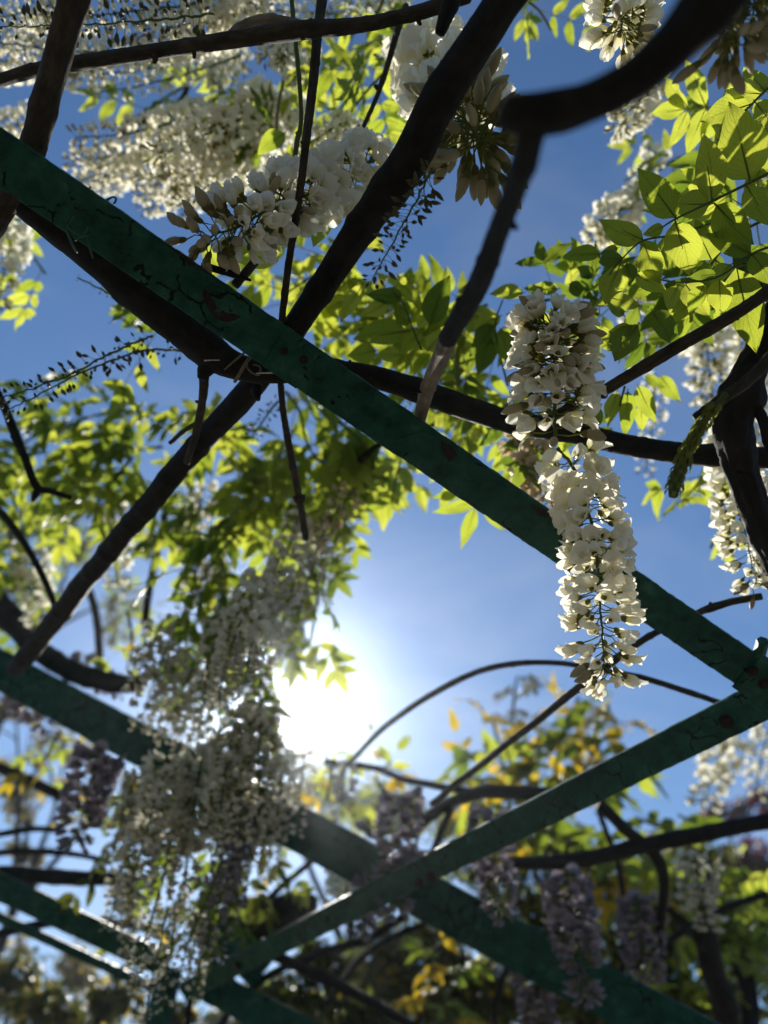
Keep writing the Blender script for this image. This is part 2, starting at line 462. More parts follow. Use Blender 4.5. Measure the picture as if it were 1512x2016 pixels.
A0, A1 = P(-110, 234, 0.83), P(1520, 1352, 1.16)
barA, fA = flat_bar('crossbar', A0, A1, 0.055, 0.010, 7, 'green bar with cracked peeling paint crossing the whole view')
B0, B1 = P(1560, 1350, 1.15), P(360, 1952, 2.32)
barB, fB = flat_bar('crossbar', B0, B1, 0.055, 0.012, 14, 'green bar slanting from the corner joint to the far post')
C0, C1 = P(-60, 1286, 2.33), P(1420, 2075, 1.72)
barC, fC = flat_bar('crossbar', C0, C1, 0.108, 0.02, 8, 'broad blurred green bar running behind the sun glow')
barD, fD = flat_bar('crossbar', P(-60, 1718, 2.2), P(330, 1902, 2.36), 0.07, 0.012, -24)
barF, fF = flat_bar('crossbar', P(-60, 1778, 2.5), P(310, 1950, 2.42), 0.028, 0.012, 10)
barG, fG = flat_bar('crossbar', P(380, 1925, 2.36), P(760, 2120, 2.0), 0.085, 0.012, 6)
barH, fH = flat_bar('crossbar', P(425, 1820, 2.45), P(520, 1915, 2.4), 0.11, 0.014, 0)
# the post that carries the far joint, and a hidden pair that carries the near ends
def post(x, y, z1, r, name='post'):
    mb = MB()
    n = 26
    pts = [Vector((x, y, z1 * k / n)) - PLOC for k in range(n + 1)]
    mb.tube(pts, [r] * (n + 1), 14, 0, 0.04, x)
    return link(name, mb.mesh(name, [M['paint']]), pergola)
pn = P(330, 1925, 2.40)
post(pn.x, pn.y, pn.z + 0.02, 0.04)
pe = P(1590, 1375, 1.17)
post(pe.x + 0.1, pe.y, pe.z + 0.02, 0.03)
pw = P(-150, 215, 0.82)
post(pw.x - 0.1, pw.y, pw.z + 0.02, 0.03)

def on_bar(fr, f, u, lift=0.0):
    a, b, t, w, nr, L, width, thick = fr
    return a + (b - a) * f + w * (u * width) + nr * (thick * 0.5 + lift)

def px_on_bar(fr, x, y):
    """where the photo point x, y falls on the seen face of the bar: fraction along, fraction across"""
    a, b, t, w, nr, L, width, thick = fr
    o = a + nr * thick * .5
    d = (P(x, y, 1) - CAM).normalized()
    s = (o - CAM).dot(nr) / d.dot(nr)
    q = CAM + d * s - a
    return q.dot(t) / L, q.dot(w) / width

def blob_on_bar(fr, name, mat, poly, lift, thickness, parent, curl=0.0):
    """irregular plate lying on the bar's seen face, outline given in photo points"""
    a, b, t, w, nr, L, width, thick = fr
    q = []
    for (x, y) in poly:
        f, u = px_on_bar(fr, x, y)
        q.append((f * L, max(-.494, min(.494, u)) * width))
    # ragged outline
    out = []
    m = len(q)
    for k in range(m):
        p0, p1 = q[k], q[(k + 1) % m]
        for j in range(4):
            e = j / 4
            x_, y_ = p0[0] + (p1[0] - p0[0]) * e, p0[1] + (p1[1] - p0[1]) * e
            z = Vector((x_ * 300, y_ * 300, 3.3))
            out.append((x_ + noise.noise(z) * 0.0014, max(-.496 * width, min(.496 * width, y_ + noise.noise(z + Vector((7, 7, 0))) * 0.0014))))
    cx = sum(p[0] for p in out) / len(out); cy = sum(p[1] for p in out) / len(out)
    mb = MB()
    N = len(out)
    def W3(x_, y_, h): return a + t * x_ + w * y_ + nr * (thick * .5 + h) - PLOC
    rings = []
    for k, (x_, y_) in enumerate(out):
        h = lift + thickness + curl * max(0, noise.noise(Vector((x_ * 90, y_ * 90, 1.7))) + 0.25)
        rings.append((W3(x_, y_, lift - 0.0004), W3(x_, y_, h)))
    mid = [W3(cx + (x_ - cx) * .72, cy + (y_ - cy) * .72, lift + thickness * .8) for x_, y_ in out]
    pts = [r[0] for r in rings] + [r[1] for r in rings] + mid
    bb = mb.grid(pts, N, 3, 0, None, True)
    c = len(mb.v); mb.v.append(tuple(W3(cx, cy, lift + thickness)))
    for k in range(N):
        mb.face((bb + 2 * N + k, bb + 2 * N + (k + 1) % N, c))
    return link(name, mb.mesh(name, [mat], False), parent)

for poly in ([(318, 476), (345, 478), (400, 505), (440, 535), (470, 552), (452, 556), (410, 540), (392, 528), (372, 520), (350, 500)],
             [(402, 566), (412, 580), (418, 600), (432, 618), (455, 624), (476, 616), (470, 630), (448, 634), (425, 628), (408, 605), (398, 580)],
             [(600, 684), (622, 690), (632, 704), (616, 712), (598, 700)],
             [(628, 728), (648, 722), (640, 742), (618, 748)],
             [(868, 866), (892, 880), (900, 896), (884, 910), (872, 890)],
             [(140, 388), (170, 398), (172, 420), (146, 412)],
             [(1040, 990), (1075, 1004), (1092, 1022), (1060, 1014)]):
    blob_on_bar(fA, 'rust_patch', M['rust'], poly, 0.0003, 0.0003, barA)
for poly in ([(420, 566), (450, 572), (478, 590), (488, 606), (470, 618), (446, 616), (428, 604), (416, 586)],
             [(596, 712), (640, 712), (628, 740), (596, 742), (580, 730)],
             [(880, 912), (912, 920), (940, 950), (910, 946), (890, 930)],
             [(775, 866), (830, 850), (862, 862), (870, 892), (850, 905), (800, 890)],
             [(350, 505), (372, 524), (392, 532), (386, 548), (356, 540), (336, 520)],
             [(690, 770), (716, 764), (730, 782), (704, 790)],
             [(960, 950), (990, 948), (1002, 968), (976, 972)]):
    blob_on_bar(fA, 'paint_flake', M['paint'], poly, 0.0002, 0.0007, barA, 0.0016)
# overlapping joint plate where the bar is spliced, and its weld bead
def plate(fr, f0, f1, lift, th, name, wscale=1.0):
    a, b, t, w, nr, L, width, thick = fr
    c = a + (b - a) * ((f0 + f1) / 2) + nr * (thick * .5 + lift + th / 2)
    mb = MB(); mb.box(c - PLOC, t * ((f1 - f0) * L / 2), w * (width * wscale / 2), nr * (th / 2))
    return link(name, mb.mesh(name, [M['paint']], False), pergola)
f0, _ = px_on_bar(fA, 545, 676); f1, _ = px_on_bar(fA, 612, 722)
plate(fA, f0, f1, 0.0002, 0.0016, 'splice_plate', 1.03)
f0, _ = px_on_bar(fA, 1470, 1318)
plate(fA, f0, 1.0, 0.0004, 0.004, 'corner_plate', 1.2)
mb = MB()
bp_ = P(1502, 1262, 1.12)
mb.tube([bp_ - PLOC, bp_ + (P(1494, 1290, 1.14) - bp_) - PLOC, P(1490, 1320, 1.15) - PLOC], [0.009, 0.009, 0.011], 6, 0)
link('bolt', mb.mesh('bolt', [M['paint']], False), pergola)

def hex_bolt(c, nr, r, h):
    mb = MB(); e1 = nr.orthogonal().normalized(); e2 = nr.cross(e1)
    for rr, z0, z1, sides in ((r * 1.45, 0, h * .3, 14), (r, h * .3, h, 6)):
        pts = [c + (e1 * math.cos(6.2832 * i / sides) + e2 * math.sin(6.2832 * i / sides)) * rr + nr * z - PLOC for z in (z0, z1) for i in range(sides)]
        b = mb.grid(pts, sides, 2, 0, None, True); mb.face([b + sides + i for i in range(sides)])
    return link('bolt', mb.mesh('bolt', [M['rust']], False), pergola)
for (x, y) in ((1478, 1318), (1500, 1342)):
    f, u = px_on_bar(fA, x, y); hex_bolt(on_bar(fA, f, u, .0044), fA[4], .006, .006)
for (x, y) in ((560, 690), (598, 708)):
    f, u = px_on_bar(fA, x, y); hex_bolt(on_bar(fA, f, u, .0018), fA[4], .0035, .003)
for (x, y) in ((830, 1742), (852, 1730), (470, 1900), (1430, 1420)):
    f, u = px_on_bar(fB, x, y); hex_bolt(on_bar(fB, f, max(-.3, min(.3, u)), .0004), fB[4], .008, .008)

# ------------------------------------------------------------------ wire and twine ties
def tie(name, label, rows, mat, cat):
    root = empty(name, P(*rows[0][0][:3]))
    for r in rows:
        mb = MB()
        pts, rad = spline(px_ctrl(r), 0.003)
        mb.tube([p - root.location for p in pts], rad, 6, 0, 0.05, 1.0)
        link('loop', mb.mesh('loop', [mat]), root)
    tag(root, label, cat)
tie('wire_tie', 'thin green wire wound round the peeling bar near its upper end', [
    [(178, 368, .895, 4), (160, 404, .872, 5), (138, 440, .868, 5), (132, 452, .870, 5), (142, 480, .875, 5), (152, 497, .89, 4)],
    [(214, 392, .91, 5), (196, 412, .882, 6), (176, 442, .874, 6), (166, 462, .872, 6), (150, 470, .874, 5), (148, 474, .874, 5)],
    [(210, 398, .905, 4), (190, 424, .883, 4), (172, 456, .876, 4), (176, 484, .878, 4), (183, 508, .89, 4)],
    [(206, 396, .90, 4), (222, 388, .90, 4), (229, 392, .90, 4), (224, 402, .90, 4)],
    [(122, 412, .868, 4), (128, 430, .868, 4), (136, 450, .868, 4), (162, 466, .872, 5), (176, 462, .873, 4)]], M['wire'], 'wire tie')
tie('twine_tie', 'brown twine strap tied round the splice of the peeling bar', [
    [(552, 636, .985, 8), (535, 660, .962, 9), (512, 682, .958, 9), (490, 706, .960, 8), (474, 732, .966, 7), (462, 752, .975, 7)],
    [(520, 676, .956, 8), (488, 690, .965, 5), (462, 710, .97, 4), (442, 728, .98, 3)],
    [(505, 690, .957, 4), (486, 716, .96, 4), (494, 732, .96, 4), (510, 738, .96, 4), (512, 722, .96, 4), (498, 718, .96, 4)]], M['twine'], 'tie')
tie('dry_fibre', 'pale dry fibre strand caught beside the twine tie', [
    [(505, 735, .955, 2), (530, 734, .955, 3), (558, 734, .955, 2)],
    [(576, 738, .95, 2), (590, 746, .95, 2), (604, 746, .95, 2)],
    [(402, 710, .97, 3), (416, 709, .97, 2), (432, 709, .97, 2)]], M['silk'], 'fibre')

# ------------------------------------------------------------------ vine branches
def vine(name, label, rows, mat='bark', sides=12, rough=0.1, knobs=(), twigs=(), fine=0.0006, step=0.005, group=None, fork=()):
    ctrl = px_ctrl(rows)
    root = empty(name, ctrl[0][0])
    o = root.location
    mb = MB()
    seed = random.random() * 50
    pts, rad = branch_mesh(mb, [(p - o, r) for p, r in ctrl], step, sides if sides < 12 else sides + 10, rough, seed, fine)
    link('stem', mb.mesh('stem', [M[mat]]), root)
    pts = list(pts)
    for (tm, rows2) in twigs:
        mb = MB()
        tp, _ = branch_mesh(mb, [(p - o, r) for p, r in px_ctrl(rows2)], step, 10, rough, seed + 3, fine)
        pts += tp
        link('side_branch', mb.mesh('side_branch', [M[tm or mat]]), root)
    for (x, y, d, w) in knobs:                    # bud spurs standing off the stem
        c = P(x, y, d) - o
        j = min(range(len(pts)), key=lambda k: (pts[k] - c).length)
        r = w * d / FPX / 2
        e = c + (c - pts[j]).normalized() * r * 0.7
        mb = MB()
        mid = pts[j].lerp(e, 0.6) + Vector((random.uniform(-1, 1), random.uniform(-1, 1), random.uniform(-1, 1))) * r * .3
        sp, sr = spline([(pts[j], r * 1.4), (mid, r * 1.15), (e, r * 0.55)], r * .5)
        mb.tube(sp, sr, 8, 0, 0.3, seed + x, True, 0.0008)
        link('spur', mb.mesh('spur', [M[mat]]), root)
    tag(root, label, 'vine branch', group)
    return root

VG = 'bare vine branches'
vine('vine_branch', 'thick straight dark branch running from top edge behind the peeling bar to lower left',
     [(1045, -70, .82, 68), (1000, -10, .83, 68), (930, 100, .85, 72), (860, 215, .88, 76), (815, 295, .91, 76), (740, 410, .95, 66), (670, 520, 1.0, 57), (610, 605, 1.03, 51), (560, 675, 1.05, 50), (490, 765, 1.09, 49), (400, 868, 1.16, 45), (300, 985, 1.26, 44), (200, 1105, 1.42, 41), (110, 1218, 1.6, 38), (30, 1315, 1.78, 36)],
     'bark_dark', 16, 0.06, knobs=[(700, 640, 1.0, 1)][:0] + [(508, 782, 1.06, 18), (655, 565, .99, 9), (330, 975, 1.24, 9)], fine=0.0005, group=VG)
vine('vine_branch', 'near black out-of-focus forked branch hanging in from the upper right corner',
     [(1480, -80, .41, 112), (1400, 15, .425, 104), (1330, 85, .437, 92), (1250, 150, .447, 82), (1160, 192, .455, 74), (1085, 212, .46, 82), (1030, 220, .462, 74), (996, 222, .465, 58), (984, 222, .466, 30)],
     'bark_dark', 16, 0.1, fine=0.0004, group=VG,
     knobs=[(1048, 318, .485, 12), (1016, 448, .56, 14), (992, 350, .51, 12), (902, 590, .69, 14), (945, 575, .67, 8), (862, 772, .95, 8), (824, 772, .95, 8)],
     twigs=[('bark_dark', [(1070, 215, .46, 60), (1048, 250, .465, 62), (1036, 300, .48, 54), (1010, 380, .52, 46), (985, 450, .57, 44), (948, 540, .64, 44), (912, 612, .72, 42), (882, 668, .79, 38)]),
            ('bark_pale', [(890, 655, .78, 36), (872, 690, .83, 36), (850, 740, .91, 32), (834, 785, .975, 28), (824, 825, 1.0, 24), (816, 862, 1.02, 20)])])
vine('vine_branch', 'straight grey-brown branch crossing behind the bar at the upper left corner',
     [(172, -60, .83, 56), (146, 0, .84, 56), (118, 110, .86, 55), (92, 200, .885, 52), (66, 285, .91, 50), (36, 360, .935, 48), (2, 420, .955, 46), (-50, 505, .99, 44)],
     'bark', 14, 0.06, knobs=[(58, 215, .90, 8), (86, 292, .9, 8)], group=VG)
vine('vine_branch', 'slender dark branch stretching level across the top of the view',
     [(-50, 170, .99, 22), (0, 158, .98, 23), (60, 140, .97, 26), (140, 126, .96, 27), (300, 103, .95, 27), (450, 80, .93, 30), (590, 60, .92, 35), (640, 54, .92, 32), (720, 45, .915, 28), (800, 30, .91, 27), (860, 14, .91, 30), (920, -14, .91, 34)],
     'bark', 14, 0.09, knobs=[(62, 131, .965, 14), (304, 122, .945, 11), (382, 112, .94, 8), (828, 46, .91, 9), (612, 40, .92, 10)], group=VG,
     twigs=[('bark_pale', [(610, 58, .93, 26), (570, 46, .935, 24), (530, 40, .94, 26), (505, 42, .945, 22), (470, 56, .96, 18), (440, 80, .98, 14)])])
vine('vine_branch', 'thin upright stick crossing the white flower raceme above the bar',
     [(642, -50, .97, 21), (632, 20, .96, 20), (625, 70, .95, 20), (612, 190, .93, 19), (600, 300, .92, 17), (590, 385, .93, 16), (572, 500, .97, 15), (557, 620, 1.02, 14), (552, 700, 1.07, 13), (557, 800, 1.12, 13), (573, 900, 1.18, 14), (591, 985, 1.25, 14), (602, 1060, 1.34, 13)],
     'bark', 10, 0.07, knobs=[(594, 280, .915, 6), (590, 985, 1.24, 18), (562, 850, 1.14, 10)], group=VG)
vine('vine_twig', 'thin green twig hanging beside the upright stick',
     [(570, -40, 1.02, 9), (580, 60, 1.02, 9), (590, 170, 1.02, 9), (592, 240, 1.02, 9), (585, 275, 1.02, 11), (580, 320, 1.02, 8)], 'green_twig', 8, 0.08, knobs=[(584, 262, 1.02, 7)], group=VG)
vine('vine_twig', 'thin dark twig slanting between lime leaves left of the thick branch',
     [(800, 10, 1.16, 12), (780, 70, 1.15, 12), (760, 140, 1.15, 11), (742, 190, 1.14, 10), (722, 235, 1.13, 9), (706, 272, 1.12, 7)], 'bark', 8, 0.08, knobs=[(740, 170, 1.14, 9)], group=VG)
vine('vine_branch', 'short black stub poking down at the top edge beside the thick branch',
     [(912, -60, .87, 36), (888, 0, .87, 33), (874, 40, .87, 28), (866, 66, .87, 20)], 'bark_dark', 12, 0.12, group=VG)
vine('vine_branch', 'ridged black old stem bowing behind the peeling bar to the right edge',
     [(20, 372, .955, 66), (110, 440, .968, 70), (201, 508, .985, 74), (300, 590, 1.0, 76), (370, 648, 1.01, 72), (425, 694, 1.02, 66), (480, 722, 1.03, 52), (540, 732, 1.04, 44), (620, 730, 1.05, 44), (700, 737, 1.06, 46), (784, 757, 1.07, 46), (870, 786, 1.08, 47), (956, 814, 1.09, 46), (1025, 834, 1.1, 45), (1183, 866, 1.11, 43), (1355, 889, 1.12, 42), (1570, 897, 1.13, 42)],
     'bark_dark', 18, 0.07, knobs=[(402, 738, 1.02, 30), (520, 752, 1.04, 18), (690, 712, 1.05, 8)], fine=0.0009, group=VG)
vine('vine_twig', 'short brown twig dropping from the knot of the old stem',
     [(402, 728, 1.03, 22), (400, 765, 1.05, 18), (394, 810, 1.08, 16), (384, 860, 1.12, 16), (368, 910, 1.16, 14)], 'bark', 10, 0.1, knobs=[(386, 790, 1.07, 6)], group=VG,
     twigs=[('bark', [(392, 830, 1.1, 9), (360, 850, 1.13, 9), (335, 872, 1.16, 8)])])
vine('vine_branch', 'slender brown branch rising to the right edge below the sharp green leaves',
     [(1560, 540, .93, 24), (1512, 574, .93, 24), (1430, 628, .935, 25), (1320, 690, .945, 25), (1240, 738, .955, 24), (1178, 775, .965, 22), (1120, 802, .985, 19), (1072, 832, 1.01, 16)],
     'bark', 12, 0.09, knobs=[(1372, 672, .94, 8), (1188, 780, .965, 14), (1452, 628, .935, 9)], fine=0.0009, group=VG)
vine('vine_branch', 'gnarled knotty trunk at the right edge crossing the old stem',
     [(1560, 560, .97, 56), (1512, 660, .975, 58), (1478, 730, .98, 62), (1462, 775, .985, 84), (1446, 812, .99, 74), (1440, 852, 1.0, 74), (1456, 910, 1.02, 56), (1476, 970, 1.03, 52), (1494, 1030, 1.05, 52), (1530, 1120, 1.07, 52)],
     'bark_dark', 18, 0.3, knobs=[(1496, 632, .975, 10), (1420, 820, .99, 14), (1500, 700, .97, 16), (1455, 930, 1.01, 12), (1424, 842, .99, 18), (1480, 800, .97, 20)], fine=0.0012, group=VG,
     twigs=[('bark_dark', [(1470, 792, .98, 26), (1492, 806, .975, 22), (1506, 840, .97, 22), (1520, 900, .97, 20)])])
vine('vine_twig', 'thin brown vine rising behind the bar beyond the hanging raceme',
     [(1500, 1174, 1.14, 14), (1440, 1184, 1.15, 14), (1398, 1196, 1.16, 16), (1372, 1206, 1.18, 13), (1300, 1240, 1.2, 13), (1250, 1270, 1.2, 14), (1170, 1330, 1.22, 16), (1080, 1402, 1.32, 14), (950, 1502, 1.55, 13), (850, 1582, 1.8, 12)], 'bark', 10, 0.08, knobs=[(1398, 1188, 1.16, 8), (1140, 1362, 1.25, 6)], group=VG)
vine('vine_twig', 'long thin shoot arching over the patch of bright sky',
     [(690, 1500, 2.0, 11), (760, 1430, 1.85, 11), (850, 1368, 1.7, 12), (930, 1326, 1.6, 12), (1010, 1307, 1.5, 12), (1100, 1305, 1.42, 11), (1180, 1318, 1.36, 11), (1260, 1333, 1.33, 12), (1340, 1358, 1.31, 12), (1435, 1390, 1.30, 12)], 'bark', 8, 0.08, knobs=[(1010, 1312, 1.5, 6), (1262, 1338, 1.33, 6), (905, 1342, 1.62, 6)], group=VG)
vine('vine_branch', 'blurred level branch below the slanting bar at the right edge',
     [(1000, 1700, 2.0, 26), (1150, 1692, 1.98, 28), (1260, 1668, 1.95, 30), (1400, 1640, 1.92, 30), (1560, 1606, 1.9, 30)], 'bark_dark', 10, 0.1, group=VG,
     twigs=[('bark_dark', [(1180, 1584, 1.95, 24), (1232, 1632, 1.95, 24), (1288, 1682, 1.97, 24), (1306, 1740, 2.0, 20), (1300, 1830, 2.05, 16), (1286, 1920, 2.1, 14)])])
vine('vine_branch', 'blurred curved branch arching left from the middle of the slanting bar',
     [(1140, 1580, 1.9, 28), (1050, 1560, 1.95, 26), (960, 1560, 2.0, 26), (890, 1580, 2.1, 24), (840, 1612, 2.15, 22), (800, 1650, 2.2, 18)], 'bark_dark', 10, 0.1, group=VG,
     twigs=[('bark_dark', [(950, 1562, 2.05, 14), (870, 1550, 2.1, 14), (800, 1534, 2.2, 14), (730, 1510, 2.3, 13), (640, 1500, 2.4, 12)]),
            ('bark_dark', [(896, 1580, 2.1, 14), (868, 1640, 2.1, 14), (846, 1700, 2.1, 12)])])
vine('vine_branch', 'dark blurred branch entering from the left edge above the broad bar',
     [(-60, 1120, 2.5, 50), (0, 1195, 2.45, 48), (60, 1262, 2.4, 44), (120, 1312, 2.35, 40), (200, 1338, 2.3, 38), (280, 1350, 2.3, 34)], 'bark_dark', 10, 0.12, group=VG)
vine('vine_twig', 'blurred dark twig leaning over the mauve raceme at the left edge',
     [(-40, 1498, 2.6, 22), (40, 1530, 2.6, 22), (110, 1562, 2.6, 20), (180, 1600, 2.6, 16)], 'bark_dark', 8, 0.1, group=VG)
vine('vine_twig', 'thin blurred double twig at the left edge above the lower green bar',
     [(-40, 1650, 2.6, 12), (60, 1632, 2.6, 12), (130, 1636, 2.6, 11)], 'bark_dark', 8, 0.1, group=VG,
     twigs=[('bark_dark', [(-40, 1684, 2.6, 12), (60, 1676, 2.6, 13), (160, 1684, 2.6, 11), (220, 1700, 2.6, 10)])])
vine('vine_branch', 'dark blurred branch lying along the lower left green bar',
     [(-60, 1716, 2.3, 30), (60, 1724, 2.3, 30), (180, 1730, 2.35, 26), (280, 1736, 2.4, 22)], 'bark_dark', 8, 0.1, group=VG)
vine('vine_twig', 'knobbly dark twig descending at the left edge below the bud raceme',
     [(-30, 730, 1.35, 16), (8, 800, 1.36, 16), (28, 850, 1.37, 17), (48, 900, 1.38, 15), (70, 958, 1.4, 15), (100, 968, 1.41, 12), (140, 980, 1.43, 10)], 'bark_dark', 10, 0.14, knobs=[(24, 860, 1.36, 10), (38, 872, 1.37, 9), (66, 985, 1.4, 10)], group=VG)
vine('vine_twig', 'thin dark twig crossing pale blossom at the left edge below the leaves',
     [(-30, 980, 1.6, 14), (20, 1030, 1.6, 14), (60, 1090, 1.62, 13), (95, 1160, 1.65, 13), (110, 1200, 1.68, 12)], 'bark_dark', 8, 0.1, group=VG)
vine('vine_twig', 'grey blurred upright twig left of the shaded racemes',
     [(175, 1160, 2.8, 14), (190, 1220, 2.8, 16), (196, 1280, 2.8, 16), (194, 1330, 2.8, 15)], 'bark', 8, 0.1, group=VG)
vine('vine_twig', 'blurred drooping twig between two leafy masses left of the sun',
     [(325, 1010, 2.3, 14), (312, 1080, 2.3, 15), (296, 1150, 2.3, 15), (284, 1230, 2.3, 14)], 'bark_dark', 8, 0.1, group=VG)
vine('vine_branch', 'thick blurred log ending bluntly above the far joint of the bars',
     [(400, 1850, 2.5, 76), (450, 1826, 2.5, 74), (510, 1808, 2.5, 70), (560, 1799, 2.5, 66), (608, 1797, 2.5, 64)], 'bark_dark', 12, 0.08, group=VG)
vine('vine_twig', 'dark blurred twig running down right from the far joint',
     [(540, 1880, 2.35, 22), (620, 1916, 2.3, 22), (700, 1956, 2.25, 20), (780, 2000, 2.2, 18), (850, 2050, 2.2, 16)], 'bark_dark', 8, 0.1, group=VG)
vine('vine_twig', 'thin upright twig in the blue gap at the bottom edge',
     [(380, 1930, 2.5, 13), (374, 1970, 2.5, 13), (368, 2050, 2.5, 13)], 'bark_dark', 8, 0.08, group=VG)
vine('vine_branch', 'blurred dark trunk rising from the bottom edge at the lower right',
     [(1440, 2080, 2.6, 52), (1425, 1980, 2.6, 48), (1400, 1890, 2.6, 44), (1392, 1800, 2.6, 36), (1404, 1720, 2.6, 28)], 'bark_dark', 10, 0.12, group=VG,
     twigs=[('bark_dark', [(1400, 1880, 2.6, 24), (1350, 1820, 2.6, 20), (1310, 1780, 2.6, 14)])])
vine('vine_twig', 'blurred dark forked twig tangled below the bar crossing',
     [(860, 1790, 2.4, 14), (930, 1850, 2.4, 16), (1010, 1900, 2.4, 16), (1110, 1930, 2.4, 14), (1230, 2000, 2.4, 12)], 'bark_dark', 8, 0.1, group=VG,
     twigs=[('bark_dark', [(1000, 1900, 2.4, 12), (980, 1960, 2.4, 12), (970, 2040, 2.4, 11)])])
for lb, rw in (('dark stem curving through the bright gap at the lower left', [(620, 1690, 2.5, 12), (560, 1740, 2.5, 12), (500, 1800, 2.5, 12), (450, 1870, 2.5, 11)]),
               ('dark stem sweeping under the slanting bar left of the crossing', [(800, 1800, 2.4, 16), (720, 1850, 2.4, 16), (620, 1880, 2.4, 15), (500, 1940, 2.4, 15), (420, 2040, 2.4, 14)]),
               ('dark stem dropping from the far joint to the bottom edge', [(430, 1900, 2.4, 22), (470, 1960, 2.4, 22), (540, 2050, 2.4, 20)]),
               ('thin stem looping over the crossing of the bars', [(700, 1620, 2.3, 12), (760, 1660, 2.3, 12), (830, 1680, 2.3, 12), (900, 1670, 2.3, 12), (1000, 1640, 2.3, 11)]),
               ('thin stem rising along the left side of the bar crossing', [(640, 1980, 2.6, 14), (700, 1900, 2.6, 14), (760, 1850, 2.6, 13), (840, 1820, 2.6, 12)]),
               ('thin stem hanging across the shadowy lower right', [(1180, 1600, 2.5, 12), (1220, 1720, 2.5, 12), (1230, 1850, 2.5, 11), (1210, 2000, 2.5, 10)]),
               ('thin stem slanting over the dark shrub at the bottom right', [(1512, 1760, 2.5, 14), (1400, 1800, 2.5, 14), (1280, 1880, 2.5, 13), (1180, 1990, 2.5, 12)]),
               ('dark stem crossing the lower left bars from the left edge', [(-40, 1850, 2.5, 18), (80, 1820, 2.5, 18), (180, 1810, 2.5, 16), (300, 1830, 2.5, 14)])):
    vine('vine_twig', lb, rw, 'bark_dark', 8, .1, group=VG)
vine('vine_twig', 'blurred brown twig among the leaves at the upper left',
     [(230, 262, 1.7, 11), (290, 236, 1.7, 11), (345, 208, 1.72, 11), (368, 176, 1.74, 11), (372, 130, 1.76, 10)], 'bark', 8, 0.1, group=VG)
vine('vine_twig', 'dark twig running behind lime leaves under the middle of the old stem',
     [(680, 930, 1.7, 12), (740, 880, 1.7, 13), (800, 850, 1.7, 14), (880, 826, 1.68, 14), (960, 800, 1.66, 12)], 'bark_dark', 8, 0.1, group=VG)
vine('vine_twig', 'pointed dark twig resting on the bar under the sharp raceme',
     [(400, 522, .945, 16), (430, 532, .94, 15), (465, 542, .935, 13), (494, 552, .93, 5)], 'bark_dark', 8, 0.1, group=VG,
     twigs=[('bark', [(505, 510, .98, 18), (485, 535, .97, 18), (462, 562, .965, 17)])])

# ------------------------------------------------------------------ flower templates
def petal_sheet(mb, L, Wd, bend, cup, slot, nu=5, nv=6, z0=0.0, y0=0.0, x0=0.0, yaw=0.0, notch=0.0, base=0.18, twist=0.0, power=0.8):
    pts = []
    y, z = 0.0, 0.0
    for j in range(nv):
        v = j / (nv - 1)
        if j:
            a = RAD(bend) * (v - .5 / (nv - 1))
            y += math.sin(a) * L / (nv - 1); z += math.cos(a) * L / (nv - 1)
        prof = max(base * (1 - v), math.sin(math.pi * min(1, v ** power * 0.93 + 0.02)) ** 0.75)
        a = RAD(bend) * v
        for i in range(nu):
            u = -1 + 2 * i / (nu - 1)
            wz = u * prof * Wd / 2
            lift = cup * (u * u) * prof * Wd + Wd * .055 * math.sin(v * 8.5 + u * 3.7 + L * 9000) * abs(u) * v
            nt = notch * L * (1 - abs(u)) * (v ** 6)
            p = Vector((wz, y + lift * math.cos(a) - nt * math.sin(a), z - lift * math.sin(a) - nt * math.cos(a)))
            if yaw: p = Matrix.Rotation(RAD(yaw), 3, 'Z') @ p
            if twist: p = Matrix.Rotation(RAD(twist), 3, 'Y') @ p
            pts.append(p + Vector((x0, y0, z0)))
    mb.grid(pts, nu, nv, slot)

def lathe_z(mb, prof, sides, slot, curve=0.0, z0=0.0):
    zs = [p[0] for p in prof]; L = zs[-1] - zs[0]
    pts = []
    for (z, r) in prof:
        f = (z - zs[0]) / L
        for i in range(sides):
            a = 2 * math.pi * i / sides
            pts.append(Vector((r * math.cos(a) * 0.8, r * math.sin(a) + curve * f * f * L, z + z0)))
    b = mb.grid(pts, sides, len(prof), slot, None, True)
    n = len(prof)
    mb.face([b + (n - 1) * sides + i for i in range(sides)], slot)

PED = 0.016
def calyx_parts(mb, rnd, ped=PED):
    k = Vector((rnd.uniform(-.002, .002), rnd.uniform(-.002, .002), ped * .55))
    mb.tube([Vector((0, 0, 0)), k, Vector((0, 0, ped))], [0.0006, 0.0005, 0.0007], 4, 0, cap=False)
    lathe_z(mb, [(0, .0009), (.0015, .0022), (.0035, .0029), (.0055, .0031)], 6, 1, 0, ped)

